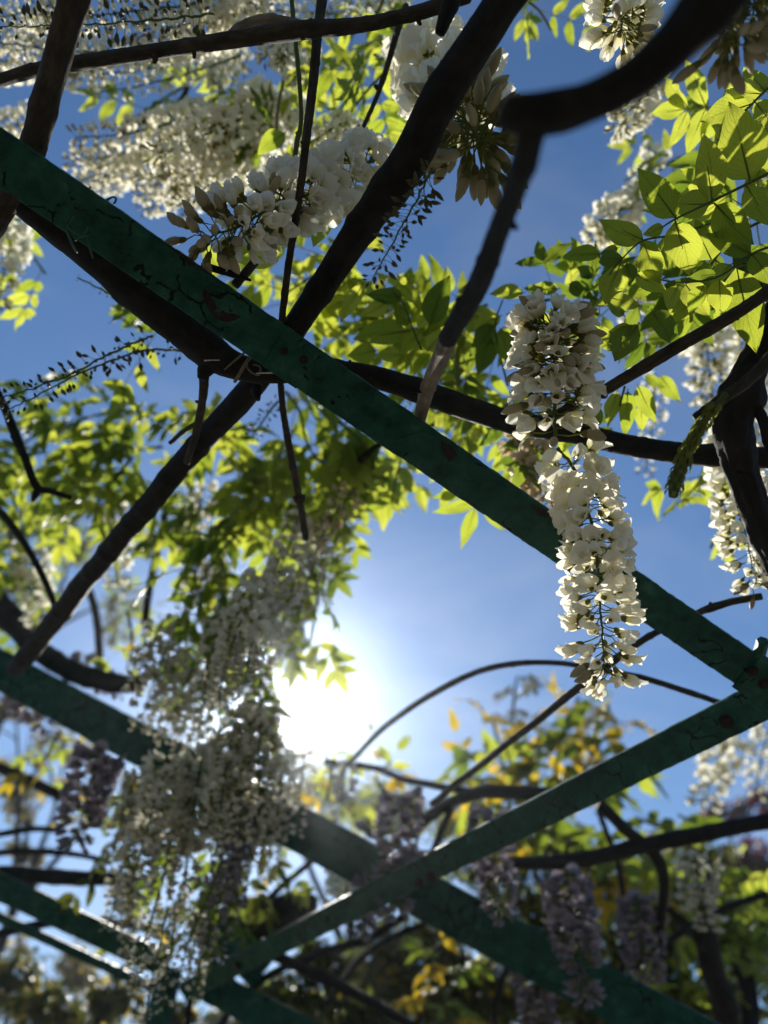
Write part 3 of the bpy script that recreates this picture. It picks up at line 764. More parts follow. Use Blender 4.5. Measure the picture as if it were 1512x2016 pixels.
def flower_variant(kind, rnd, parts=False):
    """returns list of (part name, MB); kind: open, half, bud, tiny"""
    core = MB()
    ped = {'open': PED, 'half': PED, 'bud': PED * 1.05, 'tiny': PED * 0.9}[kind]
    z = ped + .003
    if kind in ('open', 'half'):
        calyx_parts(core, rnd, ped)
        ban, w1, w2 = MB(), MB(), MB()
        if kind == 'open':
            petal_sheet(ban, rnd.uniform(.017, .020), rnd.uniform(.017, .021), rnd.uniform(70, 125), rnd.uniform(-.12, .16), 2, 6, 7, z, .0012, notch=rnd.uniform(0, .16), power=.75, twist=rnd.uniform(-12, 12))
            sp = rnd.uniform(8, 24)
        else:
            petal_sheet(ban, rnd.uniform(.017, .019), rnd.uniform(.012, .015), rnd.uniform(15, 50), rnd.uniform(-.35, -.2), 2, 6, 7, z, .0016, notch=.05, power=.8)
            sp = rnd.uniform(2, 8)
        for mbw, s in ((w1, 1), (w2, -1)):
            petal_sheet(mbw, rnd.uniform(.014, .0165), rnd.uniform(.0075, .0095), rnd.uniform(-35, 5), rnd.uniform(.2, .4), 2, 4, 6, z, -.0008, .0018 * s, yaw=s * rnd.uniform(50, 80), twist=s * sp, power=.9)
        return [('flower', core), ('banner_petal', ban), ('wing_petal', w1), ('wing_petal', w2)]
    if kind == 'bud':
        calyx_parts(core, rnd, ped)
        L = rnd.uniform(.014, .018)
        r = rnd.uniform(.0034, .0044)
        lathe_z(core, [(0, .0018), (L * .15, r * .7), (L * .4, r), (L * .65, r * .92), (L * .85, r * .6), (L, r * .12)], 8, 3, rnd.uniform(.05, .3), z)
        return [('flower', core)]
    core.tube([Vector((0, 0, 0)), Vector((rnd.uniform(-.002, .002), 0, ped * .5)), Vector((0, 0, ped))], [0.0005, 0.0004, 0.0005], 4, 0, cap=False)
    L = rnd.uniform(.009, .015); r = rnd.uniform(.0024, .0036)
    lathe_z(core, [(0, .0005), (L * .25, r * .8), (L * .5, r), (L * .8, r * .6), (L, r * .1)], 6, 4, rnd.uniform(-.2, .3), ped)
    return [('flower', core)]

def merge(parts):
    mb = MB()
    for _, q in parts:
        b = len(mb.v)
        mb.v += q.v; mb.m += q.m; mb.uv += q.uv
        mb.f += [tuple(i + b for i in f) for f in q.f]
    return mb

rnd = random.Random(3)
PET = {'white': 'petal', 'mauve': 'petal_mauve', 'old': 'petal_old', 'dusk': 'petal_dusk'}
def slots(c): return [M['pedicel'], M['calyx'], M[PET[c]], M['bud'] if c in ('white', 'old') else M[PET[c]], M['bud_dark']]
FL, FLP = {}, {}
for kind, cnt in (('open', 7), ('half', 4), ('bud', 4), ('tiny', 3)):
    var = [flower_variant(kind, rnd) for _ in range(cnt)]
    for c in PET:
        FL[kind, c] = [merge(v).mesh('flower', slots(c)) for v in var]
    FLP[kind] = [[(nm, q.mesh(nm, slots('white'))) for nm, q in v] for v in var]

def orient(z, y):
    z = z.normalized()
    y = (y - z * y.dot(z))
    if y.length < 1e-5: y = z.orthogonal()
    y.normalize()
    x = y.cross(z)
    return Matrix((x, y, z)).transposed().to_4x4()

def raceme(label, rows, rpx, n, style='open', colour='white', parts=False, group=None, size=1.0, dens=1.0, name='flower_raceme', taper=0.35, stem=5.0, stemmat='green_twig', t0=0.04, droop=0.15):
    """rows: photo points (x, y, depth) from the base of the raceme to its tip; rpx its half width in the photo"""
    R = random.Random(label)
    ctrl = [(P(x, y, d), 0.0) for x, y, d in rows]
    dm = sum(r[2] for r in rows) / len(rows)
    root = empty(name, ctrl[0][0])
    o = root.location.copy()
    pts, _ = spline([(p - o, 0.001) for p, _ in ctrl], 0.006)
    N = len(pts)
    pts = [p + Vector((R.uniform(-1, 1), R.uniform(-1, 1), R.uniform(-1, 1))) * 0.0012 for p in pts]
    sr = stem * dm / FPX / 2
    mb = MB(); mb.tube(pts, [sr * (1.15 - 0.75 * k / N) for k in range(N)], 6, 0, 0.1, 2.0)
    link('stalk', mb.mesh('stalk', [M[stemmat]]), root)
    s0 = rpx * dm / FPX / 0.036
    for k in range(n):
        t = t0 + (1 - t0) * ((k + R.uniform(.2, .8)) / n) ** dens
        f = t * (N - 1); j = min(N - 2, int(f))
        p = pts[j].lerp(pts[j + 1], f - j)
        T = (pts[min(N - 1, j + 3)] - pts[max(0, j - 3)]).normalized()
        a = k * 2.39996 + R.uniform(-.5, .5)
        e1 = T.orthogonal().normalized(); e2 = T.cross(e1)
        if style == 'tiny': a += R.uniform(-1, 1)
        d = e1 * math.cos(a) + e2 * math.sin(a) + T * (R.uniform(-.15, .35) + .9 * max(0, t - .8) * 3) + Vector((0, 0, -droop))
        if style == 'open': kind = 'open' if t < .72 and R.random() < .85 else ('half' if t < .92 or R.random() < .5 else 'bud')
        elif style == 'mixed': kind = 'open' if t < .55 else ('half' if t < .88 and R.random() < .85 else 'bud')
        elif style == 'star': kind = 'open' if t < .4 else ('half' if t < .5 else 'bud')
        elif style == 'half': kind = R.choice(['half', 'half', 'open', 'bud'])
        elif style == 'bud': kind = 'bud' if t > .25 or R.random() < .5 else 'half'
        elif style == 'allbud': kind = 'bud'
        else: kind = 'tiny'
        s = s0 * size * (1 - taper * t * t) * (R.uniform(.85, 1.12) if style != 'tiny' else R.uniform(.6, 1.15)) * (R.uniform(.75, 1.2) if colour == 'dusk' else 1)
        m = Matrix.Translation(p) @ orient(d, -T + Vector((R.uniform(-.6, .6), R.uniform(-.6, .6), R.uniform(-.2, .8)))) @ Matrix.Scale(s, 4)
        if parts:
            v = R.choice(FLP[kind])
            fo = link('flower', v[0][1], root, m)
            for nm, me in v[1:]:
                link(nm, me, fo)
        else:
            link('flower', R.choice(FL[kind, colour]), root, m)
    tag(root, label, 'flower raceme', group)
    return root

RG = 'hanging wisteria racemes'
def strands(label, rows, rpx, n, style='open', colour='white', parts=False, group=None, k=3, **kw):
    """a clump of narrower racemes side by side, each a thing of its own"""
    R = random.Random(label + 'x')
    nm = {2: ('first strand', 'second strand'), 3: ('upper or left strand', 'middle strand', 'lower or right strand'), 4: ('outermost left strand', 'inner left strand', 'inner right strand', 'outermost right strand')}[k]
    (x0, y0, d0), (x1, y1, d1) = rows[0], rows[-1]
    L = math.hypot(x1 - x0, y1 - y0); px, py = -(y1 - y0) / L, (x1 - x0) / L
    if (px if abs(px) > abs(py) else py) < 0: px, py = -px, -py
    for i in range(k):
        off = (i - (k - 1) / 2) / ((k - 1) / 2) * rpx * .62 + R.uniform(-.12, .12) * rpx
        sh, cut = R.uniform(-.12, .12) * L, R.uniform(.75, 1.1)
        ux, uy = (x1 - x0) / L, (y1 - y0) / L
        rr = [(x0 + (x - x0) * cut + px * off * (.55 + .45 * j / len(rows)) + ux * sh, y0 + (y - y0) * cut + py * off * (.55 + .45 * j / len(rows)) + uy * sh, d + (i - 1) * .05 + R.uniform(-.05, .05)) for j, (x, y, d) in enumerate(rows)]
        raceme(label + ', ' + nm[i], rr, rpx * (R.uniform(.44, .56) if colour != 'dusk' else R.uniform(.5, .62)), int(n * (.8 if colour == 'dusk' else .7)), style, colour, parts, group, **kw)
# in focus
raceme('sharp white raceme hanging in front of the peeling bar at its right part', [(1098, 884, 1.04), (1140, 940, 1.02), (1168, 1050, .98), (1180, 1180, .95), (1188, 1280, .92), (1190, 1322, .91)], 101, 138, 'open', 'white', True, RG, taper=.15, stem=7, t0=.09, size=.86)
raceme('white raceme standing upright before the old stem, its stalk at the bottom', [(1092, 878, .98), (1092, 800, .97), (1090, 710, .96), (1086, 640, .965)], 96, 128, 'half', 'white', True, RG, dens=.5, taper=.05, stem=8, t0=.02)
raceme('sharp white raceme pointing left over the bar with loose buds at its tip', [(735, 315, 1.08), (640, 370, 1.02), (540, 410, .96), (460, 450, .92), (400, 468, .90)], 100, 200, 'mixed', 'white', True, RG, taper=.0, stem=8, size=.82)
raceme('raceme seen end on behind the thick branch, grey buds spread like a star', [(850, 120, 1.22), (890, 190, 1.12), (925, 250, 1.02), (948, 285, .97)], 116, 175, 'star', 'white', True, RG, taper=.0, stem=8)
raceme('bright white raceme at the top edge left of the near black branch', [(1250, -70, 1.02), (1235, -10, .98), (1225, 35, .95), (1222, 60, .93)], 84, 95, 'open', 'white', False, RG, taper=.1)
raceme('large dim out-of-focus raceme in the upper right corner', [(1500, -60, .80), (1475, -10, .77), (1450, 45, .75), (1435, 80, .74)], 105, 110, 'allbud', 'white', False, RG, taper=0)
raceme('round blurred raceme just under the near black branch', [(1280, 170, 1.5), (1245, 215, 1.45), (1222, 250, 1.42)], 52, 75, 'open', 'white', False, RG)
raceme('round blurred raceme left of the sharp green leaves', [(1240, 400, 1.7), (1205, 430, 1.66), (1178, 458, 1.62)], 52, 75, 'open', 'white', False, RG)
raceme('dense white raceme at the right edge below the gnarled trunk', [(1440, 850, 1.3), (1450, 950, 1.24), (1470, 1060, 1.18), (1490, 1150, 1.13)], 70, 100, 'open', 'white', False, RG)
raceme('white raceme cut by the right edge beside the lower gnarled trunk', [(1530, 980, 1.3), (1525, 1060, 1.26), (1515, 1150, 1.2)], 55, 60, 'open', 'white', False, RG)
raceme('pale blurred raceme behind the slender brown branch at the right', [(1385, 560, 1.8), (1390, 660, 1.76), (1400, 780, 1.7)], 62, 85, 'open', 'white', False, RG)
raceme('pale blurred raceme behind the gnarled trunk at the right edge', [(1490, 560, 1.9), (1485, 700, 1.85), (1470, 850, 1.8)], 62, 90, 'open', 'white', False, RG)
raceme('small loose raceme trailing between leaves under the round blurred raceme', [(1290, 300, 1.7), (1262, 350, 1.68), (1240, 400, 1.66)], 36, 40, 'mixed', 'white', False, RG)
raceme('small pale blurred raceme hanging below the old stem near the right edge', [(1290, 740, 2.0), (1285, 820, 1.98), (1270, 930, 1.95)], 32, 40, 'open', 'white', False, RG)
raceme('creamy raceme just above the right part of the peeling bar, behind it', [(1030, 860, 1.35), (1050, 920, 1.32), (1085, 990, 1.28), (1090, 1030, 1.26)], 58, 70, 'open', 'old', False, RG)
raceme('cream raceme under the black stem behind the upright raceme', [(1250, 560, 1.75), (1255, 640, 1.72), (1262, 720, 1.7)], 46, 55, 'half', 'white', False, RG)
# upper left mass
strands('big blurred white raceme above the bar left of the sharp raceme', [(560, 230, 1.6), (470, 290, 1.55), (390, 335, 1.5), (310, 375, 1.46)], 100, 190, 'open', 'white', False, RG)
strands('blurred white raceme over the bar right of the corner branch', [(390, 250, 1.75), (290, 285, 1.7), (200, 310, 1.66), (110, 320, 1.62)], 82, 170, 'open', 'white', False, RG)
strands('blurred white raceme lowest along the upper edge of the bar', [(420, 350, 1.7), (340, 370, 1.66), (260, 390, 1.62)], 60, 110, 'open', 'white', False, RG)
raceme('blurred white raceme between the corner branch and the left edge', [(70, 235, 1.7), (20, 250, 1.7), (-40, 262, 1.68)], 40, 50, 'open', 'white', False, RG)
strands('creamy raceme along the top edge behind the level branch', [(500, 10, 1.45), (400, 40, 1.4), (280, 60, 1.36), (160, 75, 1.32)], 82, 190, 'mixed', 'white', False, RG)
raceme('olive bud raceme with long flower stalks crossing the upper left corner', [(420, 28, 1.12), (300, 40, 1.1), (180, 48, 1.08), (70, 52, 1.06), (-20, 54, 1.05)], 46, 95, 'tiny', 'white', False, RG, size=1.25, taper=.2, name='bud_raceme')
strands('cream raceme under the level branch in the upper left corner', [(230, 120, 1.5), (140, 125, 1.46), (60, 118, 1.42), (-20, 110, 1.4)], 66, 130, 'open', 'white', False, RG)
strands('cream raceme below the middle of the level branch', [(480, 90, 1.6), (380, 120, 1.56), (290, 140, 1.52), (200, 150, 1.5)], 50, 90, 'open', 'white', False, RG)
strands('pale raceme along the top edge left of the upright stick', [(440, -20, 1.6), (500, 10, 1.58), (590, 20, 1.55), (690, 20, 1.52)], 56, 120, 'open', 'white', False, RG)
strands('white raceme under the level branch left of the upright stick', [(590, 60, 1.5), (562, 100, 1.46), (545, 145, 1.42)], 66, 100, 'open', 'white', False, RG)
raceme('fading brownish raceme right of the upright stick', [(660, 300, 1.35), (690, 310, 1.3), (735, 300, 1.28), (760, 285, 1.26)], 30, 34, 'half', 'old', False, RG)
raceme('white raceme cut by the left edge below the bar', [(30, 430, 1.75), (15, 500, 1.72), (-5, 590, 1.7)], 46, 70, 'open', 'white', False, RG)
strands('blurred white raceme just left of the level branch stub', [(420, 60, 1.8), (440, 110, 1.78), (455, 160, 1.76)], 60, 100, 'open', 'white', False, RG)
strands('blurred white raceme in the middle of the upper left mass', [(520, 190, 1.85), (450, 230, 1.82), (370, 260, 1.8)], 60, 110, 'open', 'white', False, RG)
strands('cream blurred raceme ending at the upright stick', [(700, 250, 1.5), (650, 290, 1.46), (610, 320, 1.43)], 62, 100, 'open', 'white', False, RG)
strands('blurred white raceme low at the upper edge of the bar', [(260, 330, 1.8), (200, 345, 1.78), (150, 350, 1.76)], 50, 90, 'open', 'white', False, RG)
strands('cream raceme in the very upper left corner', [(170, 20, 1.5), (90, 40, 1.48), (0, 70, 1.46)], 60, 110, 'open', 'white', False, RG)
raceme('cream raceme at the top edge right of the upright stick', [(800, -30, 1.6), (730, 10, 1.58), (660, 30, 1.56)], 40, 60, 'open', 'white', False, RG)
raceme('upper of two dark bud racemes pointing to the left edge', [(300, 660, 1.22), (220, 695, 1.18), (120, 745, 1.14), (0, 785, 1.1)], 40, 52, 'tiny', 'white', False, 'dark bud racemes', size=1.2, taper=.2, name='bud_raceme')
raceme('lower of two dark bud racemes pointing to the left edge', [(385, 695, 1.26), (290, 690, 1.24), (180, 725, 1.2), (90, 770, 1.17), (15, 808, 1.15)], 40, 56, 'tiny', 'white', False, 'dark bud racemes', size=1.2, taper=.2, name='bud_raceme')
raceme('little dark bud raceme in the blue gap under the ridged stem', [(300, 612, 1.25), (240, 590, 1.22), (195, 568, 1.2), (152, 546, 1.18)], 18, 30, 'tiny', 'white', False, 'dark bud racemes', size=1.1, name='bud_raceme')
raceme('dark bud raceme dangling beside the thick branch', [(850, 330, .90), (822, 390, .87), (785, 455, .85), (745, 530, .83), (735, 548, .83)], 52, 80, 'tiny', 'white', False, 'dark bud racemes', size=1.2, taper=.3, name='bud_raceme')
raceme('little pale bud cluster below the splice of the bar', [(548, 790, 1.5), (520, 825, 1.48), (495, 862, 1.46)], 26, 34, 'tiny', 'old', False, 'dark bud racemes', size=1.2, name='bud_raceme')
raceme('blurred faded raceme on the upright twig left of the bright sky', [(700, 960, 1.6), (660, 1010, 1.58), (630, 1060, 1.55)], 36, 46, 'half', 'old', False, RG)
# shaded racemes before the sun
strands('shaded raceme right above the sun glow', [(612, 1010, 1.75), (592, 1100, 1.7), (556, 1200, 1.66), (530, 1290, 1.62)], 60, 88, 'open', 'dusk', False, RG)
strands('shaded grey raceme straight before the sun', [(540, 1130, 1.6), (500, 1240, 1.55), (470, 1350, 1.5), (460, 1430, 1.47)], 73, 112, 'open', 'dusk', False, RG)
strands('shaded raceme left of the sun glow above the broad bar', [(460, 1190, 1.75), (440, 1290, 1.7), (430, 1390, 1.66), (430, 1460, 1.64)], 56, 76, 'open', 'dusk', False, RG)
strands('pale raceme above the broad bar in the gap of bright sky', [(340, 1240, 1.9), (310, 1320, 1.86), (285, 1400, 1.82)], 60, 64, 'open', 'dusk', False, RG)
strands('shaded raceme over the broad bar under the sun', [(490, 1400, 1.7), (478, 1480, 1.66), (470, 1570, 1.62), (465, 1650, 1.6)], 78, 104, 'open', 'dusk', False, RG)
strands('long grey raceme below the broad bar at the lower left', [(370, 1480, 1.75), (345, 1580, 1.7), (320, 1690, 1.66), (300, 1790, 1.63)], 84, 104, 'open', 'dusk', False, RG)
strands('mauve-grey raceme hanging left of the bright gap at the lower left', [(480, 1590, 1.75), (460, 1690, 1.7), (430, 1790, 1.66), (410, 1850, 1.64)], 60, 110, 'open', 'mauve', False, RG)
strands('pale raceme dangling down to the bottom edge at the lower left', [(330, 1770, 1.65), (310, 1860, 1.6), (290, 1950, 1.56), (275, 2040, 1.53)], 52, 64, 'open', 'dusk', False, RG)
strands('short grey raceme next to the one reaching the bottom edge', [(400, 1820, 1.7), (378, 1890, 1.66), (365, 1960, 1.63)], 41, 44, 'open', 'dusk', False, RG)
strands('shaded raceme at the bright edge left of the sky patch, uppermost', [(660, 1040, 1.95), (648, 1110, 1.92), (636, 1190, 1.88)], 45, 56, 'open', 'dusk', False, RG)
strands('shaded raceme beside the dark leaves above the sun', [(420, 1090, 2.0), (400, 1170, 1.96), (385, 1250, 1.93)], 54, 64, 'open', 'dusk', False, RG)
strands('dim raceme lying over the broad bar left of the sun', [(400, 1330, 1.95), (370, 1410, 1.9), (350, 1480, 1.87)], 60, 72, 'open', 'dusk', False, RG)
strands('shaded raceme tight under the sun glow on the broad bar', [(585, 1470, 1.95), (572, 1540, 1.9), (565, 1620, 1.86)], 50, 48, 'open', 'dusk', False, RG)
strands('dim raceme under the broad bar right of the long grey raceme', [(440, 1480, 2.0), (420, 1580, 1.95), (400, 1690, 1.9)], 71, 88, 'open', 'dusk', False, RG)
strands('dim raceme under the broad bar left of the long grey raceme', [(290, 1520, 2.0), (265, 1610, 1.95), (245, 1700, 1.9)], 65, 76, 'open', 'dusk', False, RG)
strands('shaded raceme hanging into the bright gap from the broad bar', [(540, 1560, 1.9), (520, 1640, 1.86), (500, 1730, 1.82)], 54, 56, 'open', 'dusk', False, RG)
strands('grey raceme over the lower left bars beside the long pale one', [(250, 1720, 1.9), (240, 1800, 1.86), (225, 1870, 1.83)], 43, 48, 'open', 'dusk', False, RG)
MG = 'mauve wisteria racemes'
raceme('dark mauve raceme at the left under the broad bar', [(200, 1470, 2.0), (175, 1550, 1.96), (150, 1650, 1.92)], 58, 90, 'open', 'mauve', False, MG)
raceme('mauve raceme hanging over the crossing of broad and slanting bars', [(795, 1560, 1.85), (786, 1640, 1.8), (780, 1720, 1.77), (778, 1790, 1.75)], 54, 90, 'open', 'mauve', False, MG)
raceme('mauve raceme hanging at the lower side of the slanting bar', [(955, 1590, 1.85), (965, 1660, 1.82), (980, 1740, 1.78), (990, 1800, 1.76)], 50, 85, 'open', 'mauve', False, MG)
raceme('mauve raceme lowest at the right of the bar crossing', [(1115, 1710, 1.8), (1125, 1790, 1.76), (1140, 1870, 1.72), (1150, 1950, 1.7)], 60, 95, 'open', 'mauve', False, MG)
raceme('short dark mauve raceme left of the bar crossing', [(740, 1730, 1.95), (720, 1790, 1.9), (705, 1830, 1.88)], 46, 55, 'open', 'mauve', False, MG)
raceme('small mauve raceme below the bright sky', [(680, 1500, 2.3), (676, 1550, 2.28), (668, 1600, 2.26)], 30, 40, 'open', 'mauve', False, MG)
raceme('pinkish raceme at the left edge under the broad bar', [(30, 1340, 2.4), (60, 1390, 2.36), (110, 1430, 2.33)], 42, 55, 'open', 'mauve', False, MG)
raceme('mauve raceme lying on top of the broad bar at the left', [(150, 1300, 2.5), (200, 1335, 2.46), (240, 1360, 2.44)], 36, 50, 'open', 'mauve', False, MG)
raceme('dark mauve raceme at the bottom edge right of the bar crossing', [(1050, 1880, 1.95), (1056, 1950, 1.9), (1064, 2030, 1.87)], 52, 70, 'open', 'mauve', False, MG)
raceme('dark mauve raceme deep in the shadowy lower right', [(1255, 1760, 2.1), (1262, 1840, 2.06), (1275, 1920, 2.02)], 54, 80, 'open', 'mauve', False, MG)
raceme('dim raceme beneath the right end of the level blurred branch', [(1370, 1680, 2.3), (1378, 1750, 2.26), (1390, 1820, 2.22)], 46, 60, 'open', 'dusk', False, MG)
raceme('pale raceme in the shade left of the thin upright grey twig', [(60, 1080, 2.4), (70, 1160, 2.36), (90, 1230, 2.33)], 46, 60, 'open', 'white', False, RG)
raceme('pale blurred raceme right of the bright gap above the bars', [(690, 1680, 2.6), (670, 1740, 2.56), (655, 1800, 2.54)], 40, 50, 'open', 'white', False, RG)
raceme('far pale raceme above the level branch at the right edge', [(1440, 1440, 3.0), (1410, 1510, 2.95), (1385, 1580, 2.9)], 46, 60, 'open', 'white', False, RG)
raceme('far pale raceme cut by the right edge under the slanting bar', [(1520, 1430, 3.0), (1500, 1490, 2.95), (1490, 1560, 2.9)], 36, 45, 'open', 'white', False, RG)
raceme('pale raceme left of the drooping blurred twig', [(240, 1000, 2.2), (235, 1070, 2.16), (225, 1150, 2.12)], 40, 55, 'open', 'white', False, RG)
raceme('pale raceme right of the lower thick branch before the leaf mass', [(400, 950, 2.1), (390, 1020, 2.06), (370, 1100, 2.02)], 38, 50, 'open', 'white', False, RG)

# the young scaly raceme on its bare twig
root = empty('bud_raceme', P(1540, 680, .86))
o = root.location.copy()
mb = MB(); branch_mesh(mb, [(p - o, r) for p, r in px_ctrl([(1540, 680, .86, 26), (1480, 742, .86, 25), (1420, 786, .86, 22), (1380, 812, .86, 17), (1366, 822, .86, 12)])], .004, 10, .18, 4.0, .0012)
link('twig', mb.mesh('twig', [M['bark']]), root)
pts, rad = spline([(p - o, r) for p, r in px_ctrl([(1430, 775, .85, 12), (1390, 825, .85, 15), (1362, 870, .845, 18), (1342, 915, .84, 22), (1330, 950, .835, 26), (1324, 978, .83, 16)])], .003)
mb = MB(); mb.tube(pts, rad, 10, 0, .15, 1.0); link('stalk', mb.mesh('stalk', [M['green_twig']]), root)
scale = MB(); petal_sheet(scale, .012, .006, -30, .35, 0, 4, 5, 0, 0, power=.9)
scm = scale.mesh('bud_scale', [M['bud_green']])
R = random.Random(5)
for k in range(95):
    t = .12 + .87 * k / 95
    j = int(t * (len(pts) - 2)); T = (pts[j + 1] - pts[j]).normalized()
    a = k * 2.4; e1 = T.orthogonal().normalized(); e2 = T.cross(e1)
    d = e1 * math.cos(a) + e2 * math.sin(a)
    m = Matrix.Translation(pts[j] + d * rad[j] * .8) @ orient(T * 1.0 + d * R.uniform(.25, .8), d) @ Matrix.Scale(R.uniform(.7, 1.1) * (1.15 if t < .7 else .8), 4)
    link('bud_scale', scm, root, m)
tag(root, 'young scaly green bud raceme on a bare twig before the old stem', 'bud raceme', 'dark bud racemes')

# ------------------------------------------------------------------ leaves
def leaflet_mesh(mat, rnd, nv=11, wr=.42, fold=.18, bend=.25, serr=.02):
    """unit-long leaflet: +Y to its tip, +Z its upper side"""
    mb = MB()
    us = (-1, -.55, 0, .55, 1)
    pts, uvs = [], []
    ph = rnd.uniform(0, 6)
    side = rnd.uniform(-.06, .06)
    for j in range(nv):
        v = j / (nv - 1)
        w = wr * .5 * (math.sin(math.pi * v ** .8) ** .72) * (1 - .38 * v * v) if 0 < v < 1 else 0.004
        if v > .82: w *= 1 - .35 * ((v - .82) / .18)
        for u in us:
            k = 1 + (serr * math.sin(v * 55 + u * 3 + ph) + rnd.uniform(-serr, serr)) * (abs(u) == 1)
            x = u * w * k + side * math.sin(v * math.pi)
            z = fold * abs(u) * w - bend * v * v * .5 + .035 * math.sin(v * 9 + ph + u * 2) * abs(u) + .02 * math.sin(v * 17 + ph * 2) * abs(u)
            pts.append(Vector((x, v, z))); uvs.append((.5 + u * .5, v))
    mb.grid(pts, 5, nv, 0, uvs)
    mb.tube([Vector((0, -.06, 0)), Vector((0, .0, 0)), Vector((0, .5, -bend * .125 - .004))], [.011, .011, .005], 4, 1, cap=False)
    return mb.mesh('leaflet', [M[mat], M['pedicel']])

LM = {}
for mt in ('leaf', 'leaf_deep', 'leaf_shade', 'leaf_gold', 'leaf_plum', 'leaf_pale'):
    r = random.Random(mt)
    LM[mt] = [leaflet_mesh(mt, r, 11, r.uniform(.36, .5), r.uniform(.0, .6), r.uniform(-.25, .7)) for _ in range(10)]

def put_leaflet(parent, o, base, tip, nrm, mat, R, wscale=1.0):
    y = tip - base
    L = y.length
    y = y / L
    z = nrm - y * nrm.dot(y)
    if z.length < 1e-4: z = y.orthogonal()
    z.normalize(); x = y.cross(z)
    m = Matrix((x * L * wscale, y * L, z * L)).transposed().to_4x4()
    link('leaflet', R.choice(LM[mat]), parent, Matrix.Translation(base - o) @ m)

def compound_leaf(root, o, base, direc, length, pairs, ll, R, mat='leaf', droop=.35, nrm=None, name='leaf_stalk'):
    """a feather-shaped leaf: stalk with leaflets as its pieces"""
    d = direc.normalized()
    up = nrm or (Vector((0, 0, 1)) + Vector((R.uniform(-.5, .5), R.uniform(-.5, .5), 0)))
    pts = []
    n = 9
    p = base.copy(); dd = d.copy()
    for k in range(n):
        pts.append(p - o)
        p = p + dd * length / (n - 1)
        dd = (dd + Vector((0, 0, -droop * 1.6 / n)) + Vector((R.uniform(-1, 1), R.uniform(-1, 1), R.uniform(-1, 1))) * .03).normalized()
    rr = max(.0006, ll * .016)
    mb = MB(); mb.tube(pts, [rr * (1.3 - .7 * k / n) for k in range(n)], 5, 0, cap=False)
    st = link(name, mb.mesh(name, [M['pedicel']]), root)
    for k in range(pairs):
        t = .28 + .66 * k / max(1, pairs - 1) if pairs > 1 else .6
        f = t * (n - 1); j = min(n - 2, int(f)); q = pts[j].lerp(pts[j + 1], f - j)
        T = (pts[j + 1] - pts[j]).normalized()
        z = (up - T * up.dot(T)).normalized(); sd = T.cross(z)
        for s in (-1, 1):
            if R.random() < .06: continue
            L = ll * (.78 + .4 * math.sin(math.pi * (.25 + .6 * k / max(1, pairs)))) * R.uniform(.85, 1.15)
            dr = sd * s * math.sin(RAD(R.uniform(48, 72))) + T * math.cos(RAD(58)) + Vector((0, 0, -R.uniform(.0, .55)))
            zz = z + sd * s * R.uniform(-.3, .55) + Vector((R.uniform(-.35, .35), R.uniform(-.35, .35), 0))
            b = q + o + dr.normalized() * ll * .06
            put_leaflet(st, o, b, b + dr.normalized() * L, zz, mat, R)
    T = (pts[-1] - pts[-2]).normalized()
    dr = T + Vector((0, 0, -.25)); b = pts[-1] + o
    put_leaflet(st, o, b, b + dr.normalized() * ll * R.uniform(1.0, 1.25), up, mat, R)

def shoot(label, rows, nleaf, leaf_len, ll, mat='leaf', pairs=4, droop=.35, group='leafy vine shoots', mix=None, stemw=7, spread=1.0, name='leafy_shoot', cat='leafy shoot', pale=False):
    R = random.Random(label)
    ctrl = [(P(x, y, d), stemw * d / FPX / 2 * (1 - .5 * k / len(rows))) for k, (x, y, d) in enumerate(rows)]
    root = empty(name, ctrl[0][0])
    o = root.location.copy()
    pts, rad = spline([(p - o, r) for p, r in ctrl], .012)
    mb = MB(); mb.tube(pts, rad, 7, 0, .1, 1.0); link('stem', mb.mesh('stem', [M['green_twig'] if not pale else M['bark']]), root)
    N = len(pts)
    for k in range(nleaf):
        t = .05 + .95 * (k + R.random() * .6) / nleaf
        j = min(N - 2, int(t * (N - 1)))
        T = (pts[j + 1] - pts[j]).normalized()
        a = k * 2.4 + R.uniform(-.6, .6)
        e1 = T.orthogonal().normalized(); e2 = T.cross(e1)
        d = (e1 * math.cos(a) + e2 * math.sin(a)) * spread + T * .55 + Vector((0, 0, -.15))
        mt = mat if not mix or R.random() > .4 else mix
        compound_leaf(root, o, pts[j] + o, d, leaf_len * R.uniform(.75, 1.15), pairs if R.random() < .7 else max(1, pairs - 1), ll * R.uniform(.85, 1.15), R, mt, droop)
    tag(root, label, cat, group)
    return root

# sharp leaves at the right, piece by piece
def placed_leaf(label, stalk, leaflets, mat='leaf', name='compound_leaf', group='sharp compound leaves', tilt=.35):
    R = random.Random(label)
    ctrl = px_ctrl(stalk)
    root = empty(name, ctrl[0][0])
    o = root.location.copy()
    pts, rad = spline([(p - o, r) for p, r in ctrl], .006)
    mb = MB(); mb.tube(pts, rad, 6, 0, .05, 1.0); st = link('leaf_stalk', mb.mesh('leaf_stalk', [M['green_twig']]), root)
    for L in leaflets:
        bx, by, tx, ty, d, dd = L[:6]
        w = L[6] if len(L) > 6 else 1.0
        mt = L[7] if len(L) > 7 else mat
        b, t = P(bx, by, d), P(tx, ty, d + dd)
        v = ((b + t) / 2 - CAM).normalized()
        nn = v * 1.0 + Vector((R.uniform(-tilt, tilt), R.uniform(-tilt, tilt), R.uniform(-tilt, tilt) + .25))
        put_leaflet(st, o, b, t, nn, mt, R, w)
    tag(root, label, 'leaf', group)

